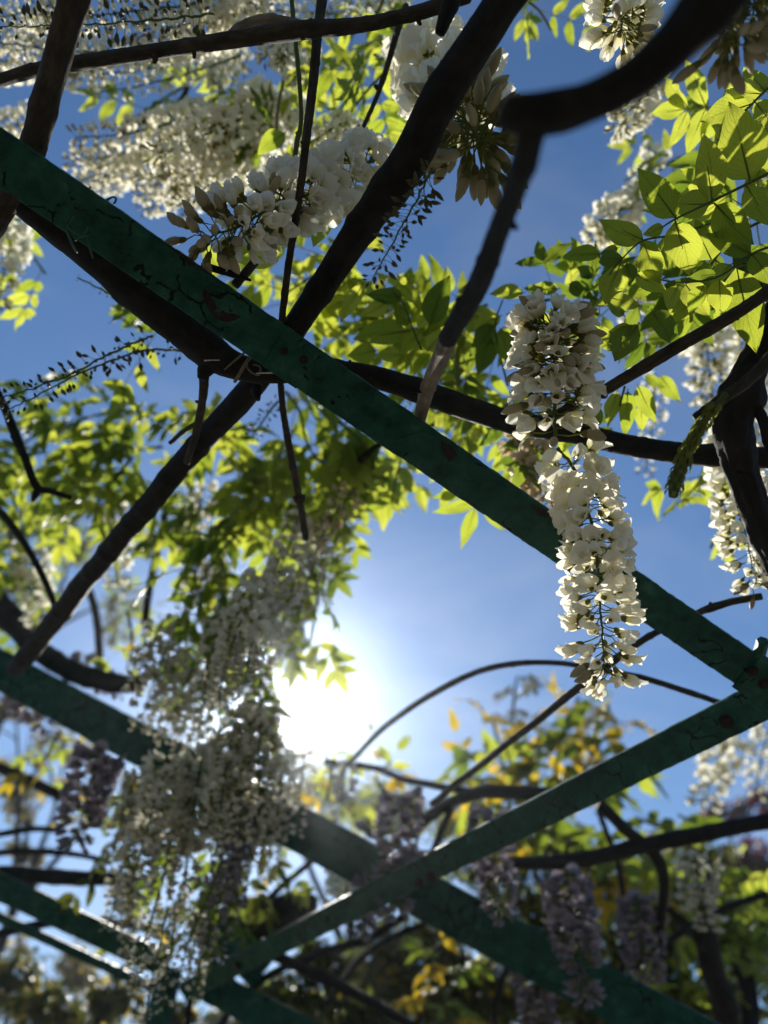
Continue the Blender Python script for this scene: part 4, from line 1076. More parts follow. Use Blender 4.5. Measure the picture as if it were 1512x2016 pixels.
placed_leaf('sharp compound leaf reaching in from the right edge with large oval leaflets',
    [(1560, 318, .97, 6), (1512, 342, .96, 6), (1402, 396, .95, 5), (1330, 431, .94, 4), (1306, 446, .94, 3)],
    [(1402, 394, 1384, 258, .95, -.02, 1.25), (1476, 352, 1448, 226, .955, .02, 1.45), (1410, 404, 1484, 480, .95, -.01, 1.6), (1396, 402, 1330, 404, .95, .05, 1.3),
     (1330, 428, 1258, 332, .94, -.02, 1.25), (1330, 436, 1358, 552, .94, -.02, 1.15), (1306, 446, 1262, 462, .94, .03, 1.2), (1470, 366, 1520, 446, .955, .0, 1.2)])
placed_leaf('sharp compound leaf with small shaded leaflets left of the large oval ones',
    [(1400, 440, 1.0, 5), (1330, 462, .97, 4), (1266, 474, .95, 4), (1226, 508, .945, 3), (1200, 540, .94, 3)],
    [(1266, 472, 1182, 434, .95, -.02, 1.2), (1268, 482, 1298, 556, .95, -.01, 1.3), (1226, 508, 1168, 520, .945, -.02, 1.2, 'leaf_deep'), (1180, 500, 1106, 504, .945, .02, 1.1), (1234, 518, 1240, 562, .945, .0, 1.5, 'leaf_deep'),
     (1222, 518, 1192, 590, .945, -.02, 1.3), (1216, 488, 1178, 500, .95, .02, 1.3), (1260, 480, 1318, 530, .96, .02, 1.2), (1250, 540, 1318, 575, .955, .0, 1.1), (1200, 585, 1264, 602, .945, 0, 1.2), (1284, 612, 1324, 678, .94, -.02, 1.2, 'leaf_deep')])
placed_leaf('sharp compound leaf with hanging leaflets just above the slender brown branch',
    [(1540, 478, .97, 5), (1480, 500, .965, 5), (1414, 545, .955, 4), (1340, 556, .95, 3), (1290, 548, .95, 3)],
    [(1416, 552, 1420, 616, .955, -.02, 1.5), (1386, 562, 1358, 620, .955, 0, 1.4), (1334, 562, 1312, 620, .95, 0, 1.3), (1480, 500, 1392, 462, .965, -.01, 1.2, 'leaf_deep'), (1410, 540, 1356, 546, .955, .02, 1.0, 'leaf_deep'),
     (1450, 530, 1486, 690, .96, -.03, 1.0), (1400, 510, 1370, 460, .97, .04, 1.4), (1440, 520, 1400, 560, .97, .04, 1.3), (1480, 500, 1530, 560, .965, 0, 1.3), (1350, 560, 1390, 620, .97, .03, 1.2)])
placed_leaf('sharp compound leaf curling in the upper right below the corner',
    [(1560, 130, 1.0, 5), (1500, 185, .99, 5), (1470, 215, .98, 4), (1440, 235, .98, 3)],
    [(1478, 205, 1380, 240, .98, .02, 1.4), (1500, 185, 1432, 180, .99, -.02, 1.3), (1486, 200, 1540, 270, .985, 0, 1.3), (1470, 215, 1446, 290, .98, .02, 1.4), (1508, 180, 1460, 130, .99, .02, 1.3), (1500, 250, 1530, 360, .985, 0, 1.3)])
placed_leaf('blurred yellow leaflets in the upper right sky',
    [(1420, 240, 1.5, 5), (1390, 222, 1.5, 4), (1372, 205, 1.5, 4)],
    [(1396, 215, 1330, 200, 1.5, .03, 1.5), (1398, 226, 1345, 245, 1.5, .0, 1.3), (1415, 240, 1368, 282, 1.5, 0, 1.2), (1420, 245, 1420, 310, 1.5, 0, 1.2)])
placed_leaf('shaded sharp leaflets half behind the upright white raceme',
    [(1250, 640, .99, 5), (1235, 660, .98, 4), (1222, 690, .98, 3)],
    [(1256, 640, 1205, 720, .98, -.01, 1.4, 'leaf_deep'), (1240, 640, 1190, 660, .985, .02, 1.2), (1210, 690, 1160, 640, .99, .02, 1.1), (1228, 620, 1186, 570, .99, .03, 1.0, 'leaf_deep')])
CG = 'compound leaves in the middle'
placed_leaf('lime leaflet group right of the thick branch above the old stem',
    [(830, 690, 1.25, 5), (810, 640, 1.24, 4), (795, 600, 1.23, 4), (770, 570, 1.22, 3)],
    [(714, 560, 670, 634, 1.2, 0, .95), (792, 582, 726, 584, 1.22, .02, 1.2, 'leaf_deep'), (762, 596, 708, 622, 1.23, .02, 1.4), (794, 562, 830, 600, 1.22, 0, 1.4), (806, 640, 775, 602, 1.24, 0, 1.2, 'leaf_deep'), (846, 640, 886, 540, 1.2, -.03, 1.15, 'leaf_deep'), (840, 620, 822, 650, 1.24, .02, 1.6),
     (802, 652, 692, 670, 1.24, .04, 1.2), (790, 700, 736, 700, 1.25, .02, 1.4), (830, 650, 790, 700, 1.25, 0, 1.4), (842, 690, 880, 640, 1.25, .03, 1.3), (740, 690, 684, 700, 1.26, .0, 1.6), (800, 560, 780, 540, 1.24, .0, 1.2)], group=CG)
placed_leaf('lime leaflet group beside the pale end of the forked branch',
    [(1000, 760, 1.3, 5), (985, 700, 1.29, 4), (975, 640, 1.28, 4), (990, 590, 1.27, 3)],
    [(1030, 576, 962, 578, 1.27, 0, 1.1), (985, 622, 930, 650, 1.28, 0, 1.3), (1000, 620, 1040, 660, 1.27, .02, 1.1), (975, 640, 920, 700, 1.28, 0, 1.2, 'leaf_deep'), (985, 650, 1010, 720, 1.28, 0, 1.3, 'leaf_deep'), (960, 660, 938, 740, 1.29, .02, 1.2, 'leaf_deep'), (1100, 568, 1040, 572, 1.2, .02, 1.1), (1120, 560, 1170, 590, 1.2, .02, 1.0, 'leaf_deep'), (925, 560, 900, 600, 1.3, 0, 1.2), (940, 600, 962, 640, 1.3, 0, 1.2)], group=CG)
placed_leaf('yellow leaflets fanning out below the middle of the peeling bar',
    [(930, 950, 1.4, 4), (932, 980, 1.4, 4), (936, 1000, 1.4, 3)],
    [(944, 984, 852, 1010, 1.4, 0, .75), (936, 1000, 910, 1082, 1.4, 0, .85), (950, 1000, 996, 1048, 1.4, 0, .7), (905, 975, 850, 982, 1.42, 0, .9), (900, 950, 862, 1000, 1.44, 0, 1.0)], group=CG)
placed_leaf('pale yellow leaflets in the blue gap left under the peeling bar',
    [(790, 900, 1.6, 4), (778, 950, 1.6, 4), (770, 990, 1.6, 3)],
    [(772, 955, 720, 968, 1.6, 0, 1.1), (780, 952, 832, 964, 1.6, 0, .9), (770, 985, 716, 1008, 1.6, 0, .8), (772, 980, 800, 1006, 1.6, 0, .9), (768, 990, 764, 1024, 1.6, 0, .9), (785, 920, 820, 960, 1.6, 0, 1.2), (776, 920, 730, 930, 1.6, 0, 1.2), (800, 900, 850, 930, 1.6, 0, 1.2)], group=CG)
placed_leaf('scattered lime leaflets around the sharp raceme above the bar',
    [(660, 400, 1.1, 4), (640, 440, 1.08, 4), (630, 455, 1.08, 3)],
    [(648, 430, 612, 488, 1.08, 0, 1.4), (540, 500, 470, 520, 1.05, 0, 1.4), (500, 470, 440, 500, 1.0, 0, 1.2), (450, 372, 396, 396, 1.1, 0, 1.4), (560, 262, 510, 304, 1.2, .02, 1.4), (575, 290, 560, 330, 1.25, 0, 1.2)], group=CG)
placed_leaf('large lime leaflets hanging under the slender brown branch',
    [(1230, 760, 1.15, 5), (1220, 800, 1.15, 4)],
    [(1236, 770, 1230, 860, 1.15, 0, 1.0), (1215, 770, 1196, 840, 1.15, 0, 1.1), (1256, 760, 1290, 830, 1.16, 0, 1.0), (1180, 800, 1150, 850, 1.1, 0, 1.5), (1140, 780, 1116, 830, 1.12, 0, 1.5), (1262, 800, 1262, 850, 1.2, 0, 1.2), (1300, 740, 1340, 790, 1.3, 0, 1.2), (1270, 740, 1310, 760, 1.3, 0, 1.2)], group=CG)

# leafy shoots behind, mostly out of focus
shoot('blurred leafy shoot among white racemes at the upper left', [(470, 100, 1.9), (400, 150, 1.88), (330, 190, 1.86), (270, 230, 1.84)], 7, .14, .055, 'leaf', 4, mix='leaf_deep')
shoot('blurred lime leafy shoot right of the upright stick under the level branch', [(700, 60, 1.8), (670, 100, 1.8), (650, 150, 1.8), (660, 210, 1.8)], 6, .13, .055, 'leaf', 4)
shoot('blurred leafy shoot behind the upper end of the thick branch', [(880, 20, 1.7), (850, 60, 1.7), (820, 100, 1.7), (800, 140, 1.7)], 6, .12, .055, 'leaf', 4, mix='leaf_deep')
shoot('leafy sprig between the green twig and the big blurred raceme', [(520, 170, 1.8), (510, 220, 1.8), (520, 280, 1.8)], 5, .1, .05, 'leaf', 3)
shoot('lime leafy shoot left under the lower end of the thick branch', [(660, 520, 1.7), (620, 560, 1.7), (600, 600, 1.7)], 5, .12, .055, 'leaf', 3)
shoot('blurred leafy shoot curling above the big blurred white raceme', [(430, 190, 1.8), (390, 230, 1.8), (340, 260, 1.78)], 4, .10, .045, 'leaf', 3, mix='leaf_deep')
shoot('leafy shoot between the upright stick and the thick branch near the top', [(830, 60, 1.45), (780, 120, 1.45), (730, 170, 1.43), (690, 220, 1.42)], 7, .13, .05, 'leaf', 4, mix='leaf_deep')
shoot('small leafy shoot at the top edge right of the upright stick', [(760, -20, 1.5), (740, 30, 1.5), (690, 70, 1.48)], 4, .12, .048, 'leaf', 3)
shoot('small leafy sprig left of the green twig', [(560, 150, 1.5), (548, 210, 1.5), (545, 260, 1.5), (555, 300, 1.5)], 4, .08, .04, 'leaf', 3, mix='leaf_deep')
shoot('leafy shoot in the blue gap at the top edge left of the bright raceme', [(980, -60, 1.5), (1020, -10, 1.5), (1060, 20, 1.5), (1085, 60, 1.5)], 4, .11, .045, 'leaf', 3)
shoot('leafy shoot behind the lower end of the thick branch', [(740, 470, 1.5), (680, 500, 1.5), (620, 540, 1.5), (560, 580, 1.5)], 7, .13, .055, 'leaf', 4)
shoot('yellow leafy shoot at the left edge under the bar', [(-40, 420, 1.8), (20, 460, 1.8), (60, 500, 1.8), (90, 540, 1.78)], 4, .10, .05, 'leaf', 3)
shoot('shaded leafy shoot beneath the ridged stem at the left', [(360, 640, 1.6), (310, 650, 1.6), (260, 640, 1.58), (230, 620, 1.55)], 5, .12, .05, 'leaf_deep', 3, mix='leaf')
LG = 'leaf mass under the bar'
shoot('blurred leafy shoot left of the lower thick branch, uppermost', [(330, 820, 2.0), (260, 810, 2.0), (180, 820, 2.0), (120, 850, 2.0)], 8, .16, .065, 'leaf', 4, group=LG, mix='leaf_deep')
shoot('blurred leafy shoot left of the lower thick branch, middle', [(320, 880, 2.1), (240, 890, 2.1), (160, 910, 2.1), (90, 900, 2.1)], 9, .16, .065, 'leaf', 4, group=LG, mix='leaf_deep')
shoot('lime leafy shoot hanging left of the lower thick branch, lowest', [(260, 900, 2.0), (220, 950, 2.0), (190, 990, 1.98), (170, 1020, 1.97)], 6, .15, .065, 'leaf', 4, group=LG)
shoot('leafy shoot between the lower thick branch and the upright stick', [(430, 870, 1.9), (480, 890, 1.9), (520, 930, 1.9), (520, 980, 1.88)], 9, .15, .06, 'leaf', 4, group=LG, mix='leaf_deep')
shoot('leafy shoot under the splice of the bar', [(560, 770, 1.75), (590, 810, 1.75), (600, 860, 1.75), (620, 900, 1.74)], 8, .14, .06, 'leaf', 4, group=LG, mix='leaf_deep')
shoot('dark leafy shoot hugging the lower edge of the peeling bar', [(640, 800, 1.7), (680, 840, 1.7), (720, 880, 1.7), (740, 920, 1.7)], 6, .14, .058, 'leaf', 4, group=LG, mix='leaf_deep')
shoot('lime leafy shoot right of the upright stick above the bright sky', [(620, 900, 1.8), (660, 930, 1.8), (690, 960, 1.8), (680, 1010, 1.8)], 6, .13, .055, 'leaf', 4, group=LG)
shoot('leafy shoot behind the lower thick branch above the sun', [(460, 960, 2.2), (440, 1000, 2.2), (400, 1020, 2.2), (340, 1000, 2.2)], 7, .15, .06, 'leaf', 4, group=LG)
shoot('big dark leaves left above the sun glow', [(480, 1040, 1.85), (440, 1080, 1.85), (410, 1120, 1.85), (380, 1180, 1.84)], 7, .15, .075, 'leaf_deep', 3, group=LG)
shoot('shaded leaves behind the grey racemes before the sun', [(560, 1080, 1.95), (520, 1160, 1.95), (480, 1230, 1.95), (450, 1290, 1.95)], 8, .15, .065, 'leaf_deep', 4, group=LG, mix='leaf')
shoot('drooping yellow-tipped leaves at the edge of the bright sky', [(600, 1090, 1.8), (625, 1150, 1.8), (620, 1210, 1.79), (610, 1270, 1.78)], 5, .10, .05, 'leaf', 3, group=LG, mix='leaf_deep')
shoot('few leaves hanging in the sun glow', [(560, 1290, 1.9), (600, 1300, 1.9), (620, 1320, 1.9)], 2, .07, .045, 'leaf', 3, group=LG, mix='leaf_deep')
shoot('lime leaves at the left edge beside the thin dark twig', [(-40, 900, 2.3), (10, 940, 2.3), (30, 1000, 2.3), (20, 1070, 2.28)], 7, .15, .06, 'leaf', 4, group=LG)
shoot('shaded leafy shoot at the left edge above the dark branch', [(-40, 1160, 2.7), (20, 1190, 2.7), (70, 1220, 2.7)], 5, .15, .06, 'leaf_deep', 4, group=LG)
for lb, rw, nl in (('thin drooping sprig crossing the sky above the broad bar at the left', [(250, 1200, 2.4), (260, 1260, 2.4), (250, 1320, 2.4)], 4),
                   ('thin sprig of small leaves in the bright gap at the lower left', [(560, 1640, 2.5), (550, 1690, 2.5), (560, 1740, 2.5)], 4),
                   ('thin sprig of leaves hanging right under the sun glow', [(640, 1480, 2.4), (650, 1530, 2.4), (640, 1580, 2.4)], 5),
                   ('thin leafy sprig under the broad bar near the left edge', [(120, 1440, 2.6), (90, 1490, 2.6), (60, 1530, 2.6)], 5)):
    shoot(lb, rw, nl, .10, .045, 'leaf', 3, group=LG, mix='leaf_gold')
for lb, rw, nl in (('shaded leaf mass right behind the racemes before the sun', [(580, 1160, 2.3), (530, 1230, 2.3), (490, 1310, 2.3), (480, 1390, 2.3)], 10),
                   ('shaded leaf mass behind the racemes under the sun', [(500, 1420, 2.4), (500, 1480, 2.4), (500, 1540, 2.4), (490, 1610, 2.4)], 11),
                   ('shaded leaf mass between the left racemes above the broad bar', [(440, 1200, 2.4), (420, 1270, 2.4), (400, 1350, 2.4)], 8),
                   ('shaded leaf mass behind the long grey racemes at the lower left', [(420, 1520, 2.3), (390, 1600, 2.3), (370, 1690, 2.3), (360, 1780, 2.3)], 11),
                   ('shaded leaf mass left of the long grey racemes', [(300, 1500, 2.3), (270, 1570, 2.3), (250, 1650, 2.3), (240, 1720, 2.3)], 8),
                   ('shaded leaf mass close above the bright gap at the lower left', [(480, 1640, 2.2), (470, 1720, 2.2), (440, 1790, 2.2), (400, 1850, 2.2)], 9)):
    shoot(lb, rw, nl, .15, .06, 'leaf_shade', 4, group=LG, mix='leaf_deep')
for lb, rw, nl, mt in (('leafy shoot filling the gap under the knot of the old stem', [(470, 800, 1.9), (440, 830, 1.9), (420, 860, 1.9)], 6, 'leaf'),
                   ('leafy shoot lowest in the mass left of the lower thick branch', [(330, 940, 2.2), (270, 980, 2.2), (210, 1000, 2.2), (140, 1000, 2.2)], 8, 'leaf'),
                   ('leafy shoot at the left edge under the bud racemes', [(160, 830, 2.2), (90, 850, 2.2), (30, 880, 2.2), (-30, 900, 2.2)], 8, 'leaf'),
                   ('bright leafy shoot left of the upright stick end', [(560, 880, 2.0), (540, 930, 2.0), (530, 990, 2.0), (500, 1020, 2.0)], 8, 'leaf'),
                   ('bright leafy shoot right of the upright stick end', [(640, 850, 2.0), (650, 900, 2.0), (640, 960, 2.0), (640, 1010, 2.0)], 8, 'leaf'),
                   ('leafy shoot behind the dark leaves along the bar', [(700, 860, 2.1), (720, 900, 2.1), (730, 950, 2.1)], 6, 'leaf'),
                   ('small-leaved shoot across the lower thick branch', [(430, 1000, 2.1), (380, 1020, 2.1), (320, 1050, 2.1)], 6, 'leaf_deep'),
                   ('leafy shoot above the dark branch at the left edge', [(160, 1080, 2.6), (100, 1100, 2.6), (40, 1110, 2.6)], 6, 'leaf_deep')):
    shoot(lb, rw, nl, .15, .06, mt, 4, group=LG, mix='leaf_deep' if mt == 'leaf' else 'leaf')
MGp = 'leaf mass behind the old stem'
shoot('lime leafy shoot under the forked branch above the old stem', [(960, 600, 1.5), (900, 620, 1.5), (850, 640, 1.5), (800, 650, 1.5)], 7, .12, .055, 'leaf', 4, group=MGp)
shoot('lime leafy shoot in the fork of thick branch and old stem', [(780, 620, 1.55), (740, 640, 1.55), (700, 650, 1.55), (660, 640, 1.55)], 6, .12, .055, 'leaf', 3, group=MGp)
shoot('leafy shoot close behind the upright raceme', [(1180, 620, 1.3), (1130, 600, 1.3), (1080, 590, 1.3), (1030, 600, 1.3)], 6, .1, .05, 'leaf', 3, group=MGp, mix='leaf_deep')
shoot('leafy shoot between the old stem and the hanging raceme top', [(1160, 800, 1.35), (1120, 830, 1.35), (1060, 850, 1.35), (1000, 860, 1.35)], 7, .1, .05, 'leaf', 3, group=MGp, mix='leaf_deep')
shoot('dark leafy shoot behind the old stem left of the upright raceme', [(1010, 690, 1.5), (960, 700, 1.5), (900, 720, 1.5), (860, 760, 1.5)], 9, .13, .06, 'leaf', 4, group=MGp, mix='leaf_deep')
shoot('leafy shoot below the old stem above the bar', [(1030, 790, 1.55), (980, 830, 1.55), (920, 860, 1.55), (880, 880, 1.55)], 7, .12, .05, 'leaf', 4, group=MGp, mix='leaf_deep')
shoot('leafy shoot between old stem and forked branch end', [(880, 660, 1.6), (820, 690, 1.6), (760, 700, 1.6), (700, 690, 1.6)], 7, .13, .058, 'leaf', 4, group=MGp)
RGp = 'leaf mass at the right'  # darker leaf material mixed in here to stand for leaves in shadow
shoot('leafy shoot behind the sharp leaves at the right edge', [(1540, 420, 1.15), (1490, 440, 1.14), (1440, 470, 1.13), (1400, 520, 1.12)], 8, .12, .058, 'leaf', 4, group=RGp, mix='leaf_deep')
shoot('bright leafy shoot behind the sharp leaves near the corner', [(1540, 200, 1.2), (1490, 230, 1.2), (1450, 280, 1.2), (1430, 330, 1.18)], 8, .12, .058, 'leaf', 4, group=RGp, mix='leaf_deep')
shoot('leafy shoot right above the slender brown branch', [(1540, 560, 1.12), (1490, 570, 1.12), (1440, 590, 1.1), (1400, 610, 1.1)], 7, .1, .05, 'leaf', 3, group=RGp, mix='leaf_deep')
shoot('blurred leafy shoot left of the sharp leaves around small racemes', [(1370, 300, 1.7), (1320, 320, 1.7), (1280, 350, 1.7), (1250, 400, 1.7)], 6, .12, .05, 'leaf', 3, group=RGp)
shoot('leafy shoot left under the sharp small leaflets', [(1300, 540, 1.3), (1250, 570, 1.3), (1200, 600, 1.3), (1160, 600, 1.3)], 6, .11, .05, 'leaf', 3, group=RGp, mix='leaf_deep')
shoot('lime leaflets hanging below the old stem near the right edge', [(1400, 860, 1.6), (1390, 910, 1.6), (1375, 950, 1.6), (1350, 980, 1.6)], 4, .10, .05, 'leaf', 3, group=RGp)
shoot('single lime leaf sprig at the right above the thin brown vine', [(1430, 1030, 1.6), (1410, 1060, 1.6), (1398, 1080, 1.6)], 2, .05, .04, 'leaf', 1, group=RGp)

# ------------------------------------------------------------------ shrubs and trees beyond
BG = 'shrubs behind the pergola'
GG = 'golden shoots'
shoot('golden-leaved shoot rising behind the slanting bar, left side', [(1010, 1640, 3.2), (1000, 1560, 3.2), (985, 1480, 3.2), (970, 1420, 3.2)], 8, .18, .12, 'leaf_gold', 2, group=GG, stemw=9, mix='leaf_deep')
shoot('golden-leaved shoot rising behind the slanting bar, tallest', [(1080, 1620, 3.2), (1090, 1530, 3.2), (1110, 1440, 3.2), (1140, 1370, 3.2)], 9, .18, .13, 'leaf_gold', 2, group=GG, stemw=9)
shoot('dark green leaved shoot beside the golden ones, right side', [(1120, 1600, 3.1), (1140, 1540, 3.1), (1170, 1480, 3.1), (1200, 1440, 3.1)], 8, .18, .13, 'leaf_deep', 2, group=GG, stemw=9)
shoot('thin brownish shoot with pale tips above the golden leaves', [(1010, 1460, 3.4), (1010, 1400, 3.4), (1015, 1350, 3.4), (1020, 1330, 3.4)], 7, .10, .06, 'leaf_pale', 3, group=GG, stemw=7)
shoot('golden-leaved shoot in the middle of the yellow clump', [(1060, 1640, 3.3), (1055, 1560, 3.3), (1060, 1490, 3.3), (1070, 1430, 3.3)], 9, .18, .12, 'leaf_gold', 2, group=GG, stemw=9, mix='leaf_deep')
shoot('green shoot low in the yellow clump left of the slanting bar', [(1090, 1650, 3.0), (1040, 1600, 3.0), (1000, 1560, 3.0), (950, 1540, 3.0)], 9, .18, .11, 'leaf', 2, group=GG, stemw=9, mix='leaf_deep')
shoot('yellow shoot leaning left out of the yellow clump', [(1000, 1600, 3.4), (960, 1560, 3.4), (930, 1530, 3.4), (900, 1510, 3.4)], 7, .16, .1, 'leaf_gold', 2, group=GG, stemw=8, mix='leaf')
shoot('lime leaves low right of the blurred trunk', [(1500, 1900, 2.9), (1460, 1850, 2.9), (1440, 1790, 2.9), (1460, 1730, 2.9)], 10, .16, .07, 'leaf', 4, group=GG, stemw=8, mix='leaf_deep')
shoot('lime leaves between the blurred trunk and the mauve racemes', [(1350, 2000, 2.8), (1340, 1930, 2.8), (1330, 1870, 2.8), (1310, 1800, 2.8)], 10, .16, .07, 'leaf', 4, group=GG, stemw=8, mix='leaf_deep')
shoot('yellow-green leaves at the bottom edge under the bar crossing', [(900, 2040, 2.8), (880, 1970, 2.8), (860, 1900, 2.8), (850, 1850, 2.8)], 10, .16, .07, 'leaf_deep', 4, group=GG, stemw=8, mix='leaf_gold')
shoot('golden shoot against the sky just above the slanting bar', [(1180, 1560, 3.3), (1180, 1490, 3.3), (1170, 1430, 3.3), (1160, 1390, 3.3)], 9, .16, .11, 'leaf_gold', 2, group=GG, stemw=8, mix='leaf')
shoot('olive and gold shoot at the foot of the yellow clump', [(900, 1640, 3.2), (960, 1610, 3.2), (1030, 1590, 3.2), (1090, 1560, 3.2)], 10, .16, .1, 'leaf_deep', 2, group=GG, stemw=8, mix='leaf_gold')
shoot('gold and green shoot under the level branch at the right', [(1320, 1740, 3.0), (1260, 1720, 3.0), (1200, 1710, 3.0), (1130, 1690, 3.0)], 9, .15, .08, 'leaf_deep', 3, group=GG, stemw=8, mix='leaf_gold')
shoot('green lobe of leaves below the slanting bar at the right', [(1400, 1720, 2.8), (1350, 1660, 2.8), (1300, 1630, 2.8), (1250, 1610, 2.8)], 6, .16, .12, 'leaf_deep', 2, group=GG, stemw=9, mix='leaf')
shoot('small golden leaves in the sky gap at the lower left', [(190, 1620, 3.0), (215, 1570, 3.0), (230, 1540, 3.0)], 5, .12, .09, 'leaf_gold', 2, group=GG, stemw=7)
shoot('yellow leaves below the arching blurred branch', [(760, 1560, 2.8), (740, 1530, 2.8), (770, 1500, 2.8)], 5, .14, .08, 'leaf', 2, group=GG, stemw=7, mix='leaf_gold')
shoot('yellow-green leaves in the gap above the lower left bar', [(260, 1860, 2.9), (270, 1800, 2.9), (250, 1760, 2.9)], 5, .14, .07, 'leaf', 3, group=GG, stemw=7, mix='leaf_gold')

def tree(label, blobs, leafL, n, mat, mixm=None, trunk=None, name='shrub', cat='shrub', group=BG, barkm='bark_dark', frac=.3, cover=1.0):
    """blobs: crown lobes (x, y, depth, half width px, half height px); real trunk from the ground, limbs to each lobe"""
    R = random.Random(label)
    cs = [(P(x, y, d), rx * d / FPX, ry * d / FPX) for x, y, d, rx, ry in blobs]
    c0 = sum((c[0] for c in cs), Vector()) / len(cs)
    base = Vector((c0.x, c0.y + .25, 0))
    root = empty(name, base)
    fork = Vector((c0.x, c0.y + .2, max(.4, min(c[0].z for c in cs) - .5)))
    mb = MB()
    pts, rad = spline([(Vector((0, 0, 0)), .055), (Vector((.03, .02, fork.z * .5)), .045), (fork - base, .038)], .06)
    mb.tube(pts, rad, 9, 0, .15, 1.0)
    for c, rx, ry in cs:
        sp, sr = spline([(fork - base, .03), ((fork + c) / 2 - base + Vector((R.uniform(-.1, .1), R.uniform(-.1, .1), .1)), .018), (c - base + Vector((0, 0, ry * .6)), .006)], .05)
        mb.tube(sp, sr, 6, 0, .15, 2.0)
        for q in range(5):
            e = c + Vector((R.uniform(-1, 1) * rx, R.uniform(-1, 1) * rx, R.uniform(-.8, 1) * ry))
            s0_ = sp[int(len(sp) * R.uniform(.5, .9))]
            p2, r2 = spline([(s0_, .008), ((s0_ + e - base) / 2 + Vector((0, 0, .04)), .006), (e - base, .002)], .05)
            mb.tube(p2, r2, 5, 0, .1, 3.0)
    link('trunk', mb.mesh('trunk', [M[barkm]]), root)
    mb = MB()
    tot = sum(rx * ry for _, rx, ry in cs)
    for c, rx, ry in cs:
        k = int(n * rx * ry / tot)
        clumps = []
        for _ in range(max(5, k // 26)):
            d = Vector((R.gauss(0, 1), R.gauss(0, 1), R.gauss(0, 1))).normalized() * R.random() ** .45
            clumps.append(c + Vector((d.x * rx, d.y * rx * .8, d.z * ry)))
        for i in range(k):
            cl = R.choice(clumps)
            p = cl + Vector((R.gauss(0, .16) * rx, R.gauss(0, .16) * rx, R.gauss(0, .16) * ry)) - base
            L = leafL * R.uniform(.6, 1.25)
            y = Vector((R.uniform(-1, 1), R.uniform(-1, 1), R.uniform(-1.1, .5))).normalized()
            z = Vector((R.uniform(-.8, .8), R.uniform(-.8, .8), 1)); z = (z - y * z.dot(y)).normalized(); x = y.cross(z)
            w = L * .27
            b = len(mb.v)
            mb.v += [tuple(p), tuple(p + y * L * .35 + x * w - z * w * .25), tuple(p + y * L), tuple(p + y * L * .35 - x * w - z * w * .25), tuple(p + y * L * .4)]
            s = 1 if (mixm and R.random() < frac) else 0
            for f in ((b, b + 1, b + 4), (b + 1, b + 2, b + 4), (b + 2, b + 3, b + 4), (b + 3, b, b + 4)):
                mb.face(f, s, (R.random() * .3 + .1, R.random()))
    cr = link('crown', mb.mesh('crown', [M[mat], M[mixm or mat]], False), root)
    cr['kind'] = 'stuff'
    tag(root, label, cat, group)

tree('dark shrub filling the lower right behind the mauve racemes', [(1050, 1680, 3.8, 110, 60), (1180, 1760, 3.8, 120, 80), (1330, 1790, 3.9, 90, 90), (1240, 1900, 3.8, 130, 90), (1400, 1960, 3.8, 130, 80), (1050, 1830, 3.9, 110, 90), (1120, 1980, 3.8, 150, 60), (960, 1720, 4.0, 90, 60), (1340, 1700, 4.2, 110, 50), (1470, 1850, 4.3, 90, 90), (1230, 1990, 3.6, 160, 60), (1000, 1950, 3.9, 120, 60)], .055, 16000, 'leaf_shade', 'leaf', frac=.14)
tree('lime green bush at the right edge low down', [(1440, 1800, 3.4, 80, 70), (1400, 1860, 3.4, 60, 60), (1500, 1760, 3.4, 60, 50), (1330, 1960, 3.4, 40, 50)], .05, 1800, 'leaf', 'leaf_deep', frac=.4)
tree('olive shrub at the bottom edge under the bar crossing', [(800, 1890, 3.8, 100, 70), (900, 1970, 3.8, 120, 60), (760, 1990, 3.8, 90, 60), (880, 1850, 3.8, 60, 40)], .05, 7500, 'leaf_shade', 'leaf_gold', frac=.12)
tree('plum-leaved tree far behind at the right edge', [(1430, 1600, 9.0, 50, 36), (1500, 1580, 9.0, 40, 40), (1330, 1650, 9.0, 60, 40), (1480, 1690, 9.0, 70, 50)], .12, 1400, 'leaf_plum', 'leaf_pale', name='plum_tree', cat='tree', frac=.3, group=None)
tree('pale feathery tree at the lower left corner', [(150, 1900, 6.5, 80, 50), (60, 1960, 6.5, 70, 60), (210, 1990, 6.5, 60, 60), (20, 1860, 6.5, 40, 40)], .10, 1100, 'leaf_pale', 'leaf_gold', name='feathery_tree', cat='tree', frac=.25, group=None)
tree('hazy leafy tree at the left edge behind the mauve raceme', [(40, 1560, 6.0, 70, 60), (120, 1480, 6.0, 60, 40), (60, 1690, 6.0, 60, 30), (270, 1560, 6.0, 50, 60), (20, 1400, 6.0, 50, 40)], .09, 1000, 'leaf_pale', 'leaf_gold', name='hazy_tree', cat='tree', frac=.2, group=None)
tree('small-leaved tree behind the broad bar under the bright sky', [(640, 1560, 5.0, 90, 40), (760, 1590, 5.0, 90, 50), (560, 1620, 5.0, 60, 40), (900, 1620, 5.0, 80, 40), (690, 1740, 5.0, 40, 40)], .05, 4200, 'leaf_shade', 'leaf', name='small_leaved_tree', cat='tree', frac=.45, group=None)
tree('dim shrub along the bottom edge below the far joint', [(600, 2000, 5.0, 120, 40), (720, 1940, 5.0, 80, 40), (480, 2020, 5.0, 90, 30)], .055, 5000, 'leaf_shade', 'leaf_gold', frac=.12)
tree('dim leafy shrub at the bottom edge left of the far post', [(120, 2000, 3.4, 90, 50), (230, 1960, 3.4, 60, 50), (330, 2010, 3.3, 60, 40), (30, 1930, 3.6, 50, 50)], .05, 2600, 'leaf_shade', 'leaf_gold', frac=.2)
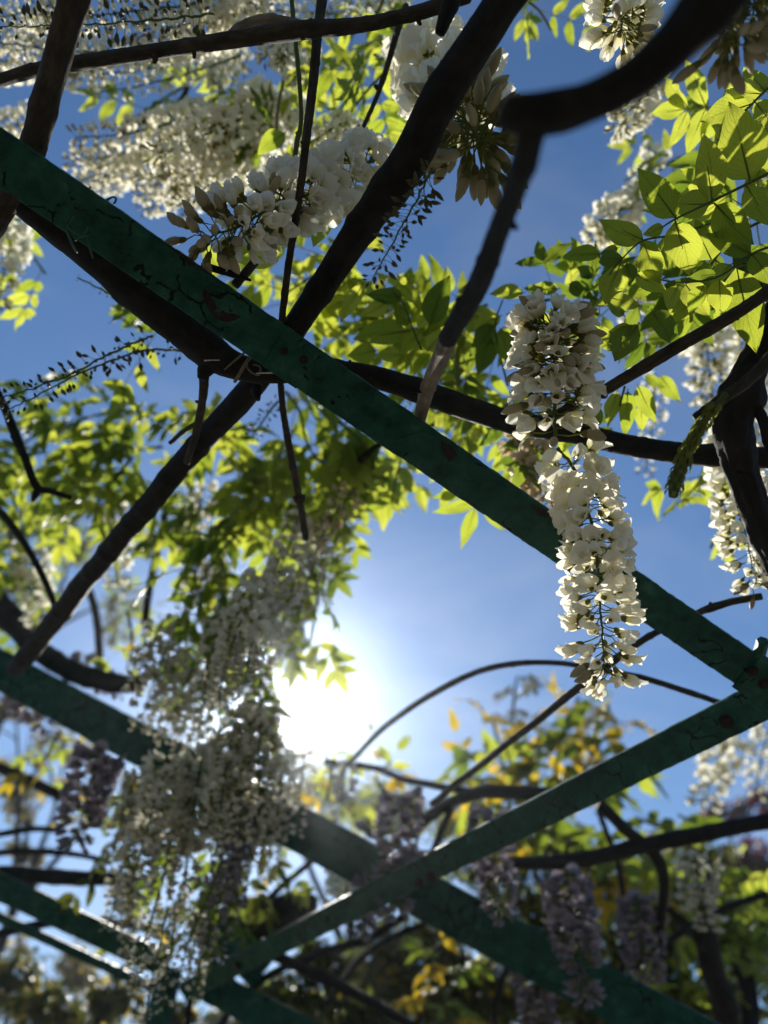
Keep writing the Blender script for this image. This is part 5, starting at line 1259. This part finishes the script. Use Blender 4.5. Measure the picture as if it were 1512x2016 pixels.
tree('dark shrub showing between the far joint and the bar crossing', [(640, 1900, 3.2, 60, 40), (560, 1970, 3.1, 80, 40), (720, 2010, 3.1, 90, 40)], .05, 3000, 'leaf_shade', 'leaf', frac=.15)
tree('thin grey-leaved tree in the left sky gap above the broad bar', [(60, 1160, 7.0, 80, 60), (140, 1060, 7.0, 80, 60), (240, 1200, 7.0, 60, 70), (40, 1020, 7.0, 60, 60)], .10, 900, 'leaf_pale', 'leaf', name='grey_leaved_tree', cat='tree', frac=.3, group=None)

# thin scattering volume added to stand in for lens glare around the sun
hz = MB(); hz.box(Vector((0, 0, 3.6)), Vector((402, 0, 0)), Vector((0, 402, 0)), Vector((0, 0, 4.6)))
hm, hn, hl = new_mat('haze')
hv = hn.new('ShaderNodeVolumePrincipled')
hv.inputs['Color'].default_value = (0.8, 0.9, 1.0, 1)
hv.inputs['Density'].default_value = 0.0022
hv.inputs['Anisotropy'].default_value = 0.91
ho = hn.new('ShaderNodeOutputMaterial'); hl.new(hv.outputs[0], ho.inputs['Volume'])
tag(link('haze', hz.mesh('haze', [hm], False)), 'thin bright haze in the air toward the sun', 'haze', None, 'stuff')

# unseen vine roof, added behind the viewpoint to cut sky light and bounce
R = random.Random(11)
mb = MB()
def canopy_leaf(p, L):
    y = Vector((R.uniform(-1, 1), R.uniform(-1, 1), R.uniform(-.8, .2))).normalized()
    z = Vector((R.uniform(-.6, .6), R.uniform(-.6, .6), 1)); z = (z - y * z.dot(y)).normalized(); x = y.cross(z)
    w = L * .25
    b = len(mb.v)
    mb.v += [tuple(p), tuple(p + y * L * .4 + x * w), tuple(p + y * L), tuple(p + y * L * .4 - x * w)]
    mb.face((b, b + 1, b + 2, b + 3), 0, (.3, .5))
for k in range(15000):
    x, y = R.uniform(-3.2, 3.2), R.uniform(-5.0, -0.25)
    canopy_leaf(Vector((x, y, 2.62 - .05 * x * x + .12 * noise.noise(Vector((x, y, 0)) * 1.5) + R.gauss(0, .07))), R.uniform(.07, .14))
cn = link('vine_canopy', mb.mesh('vine_canopy', [M['leaf_shade']], False))
tag(cn, 'leafy vine roof over the path behind the viewpoint', 'vine canopy', None, 'stuff')

print('objects', len(bpy.data.objects), 'tris', sum(len(m.polygons) for m in bpy.data.meshes))
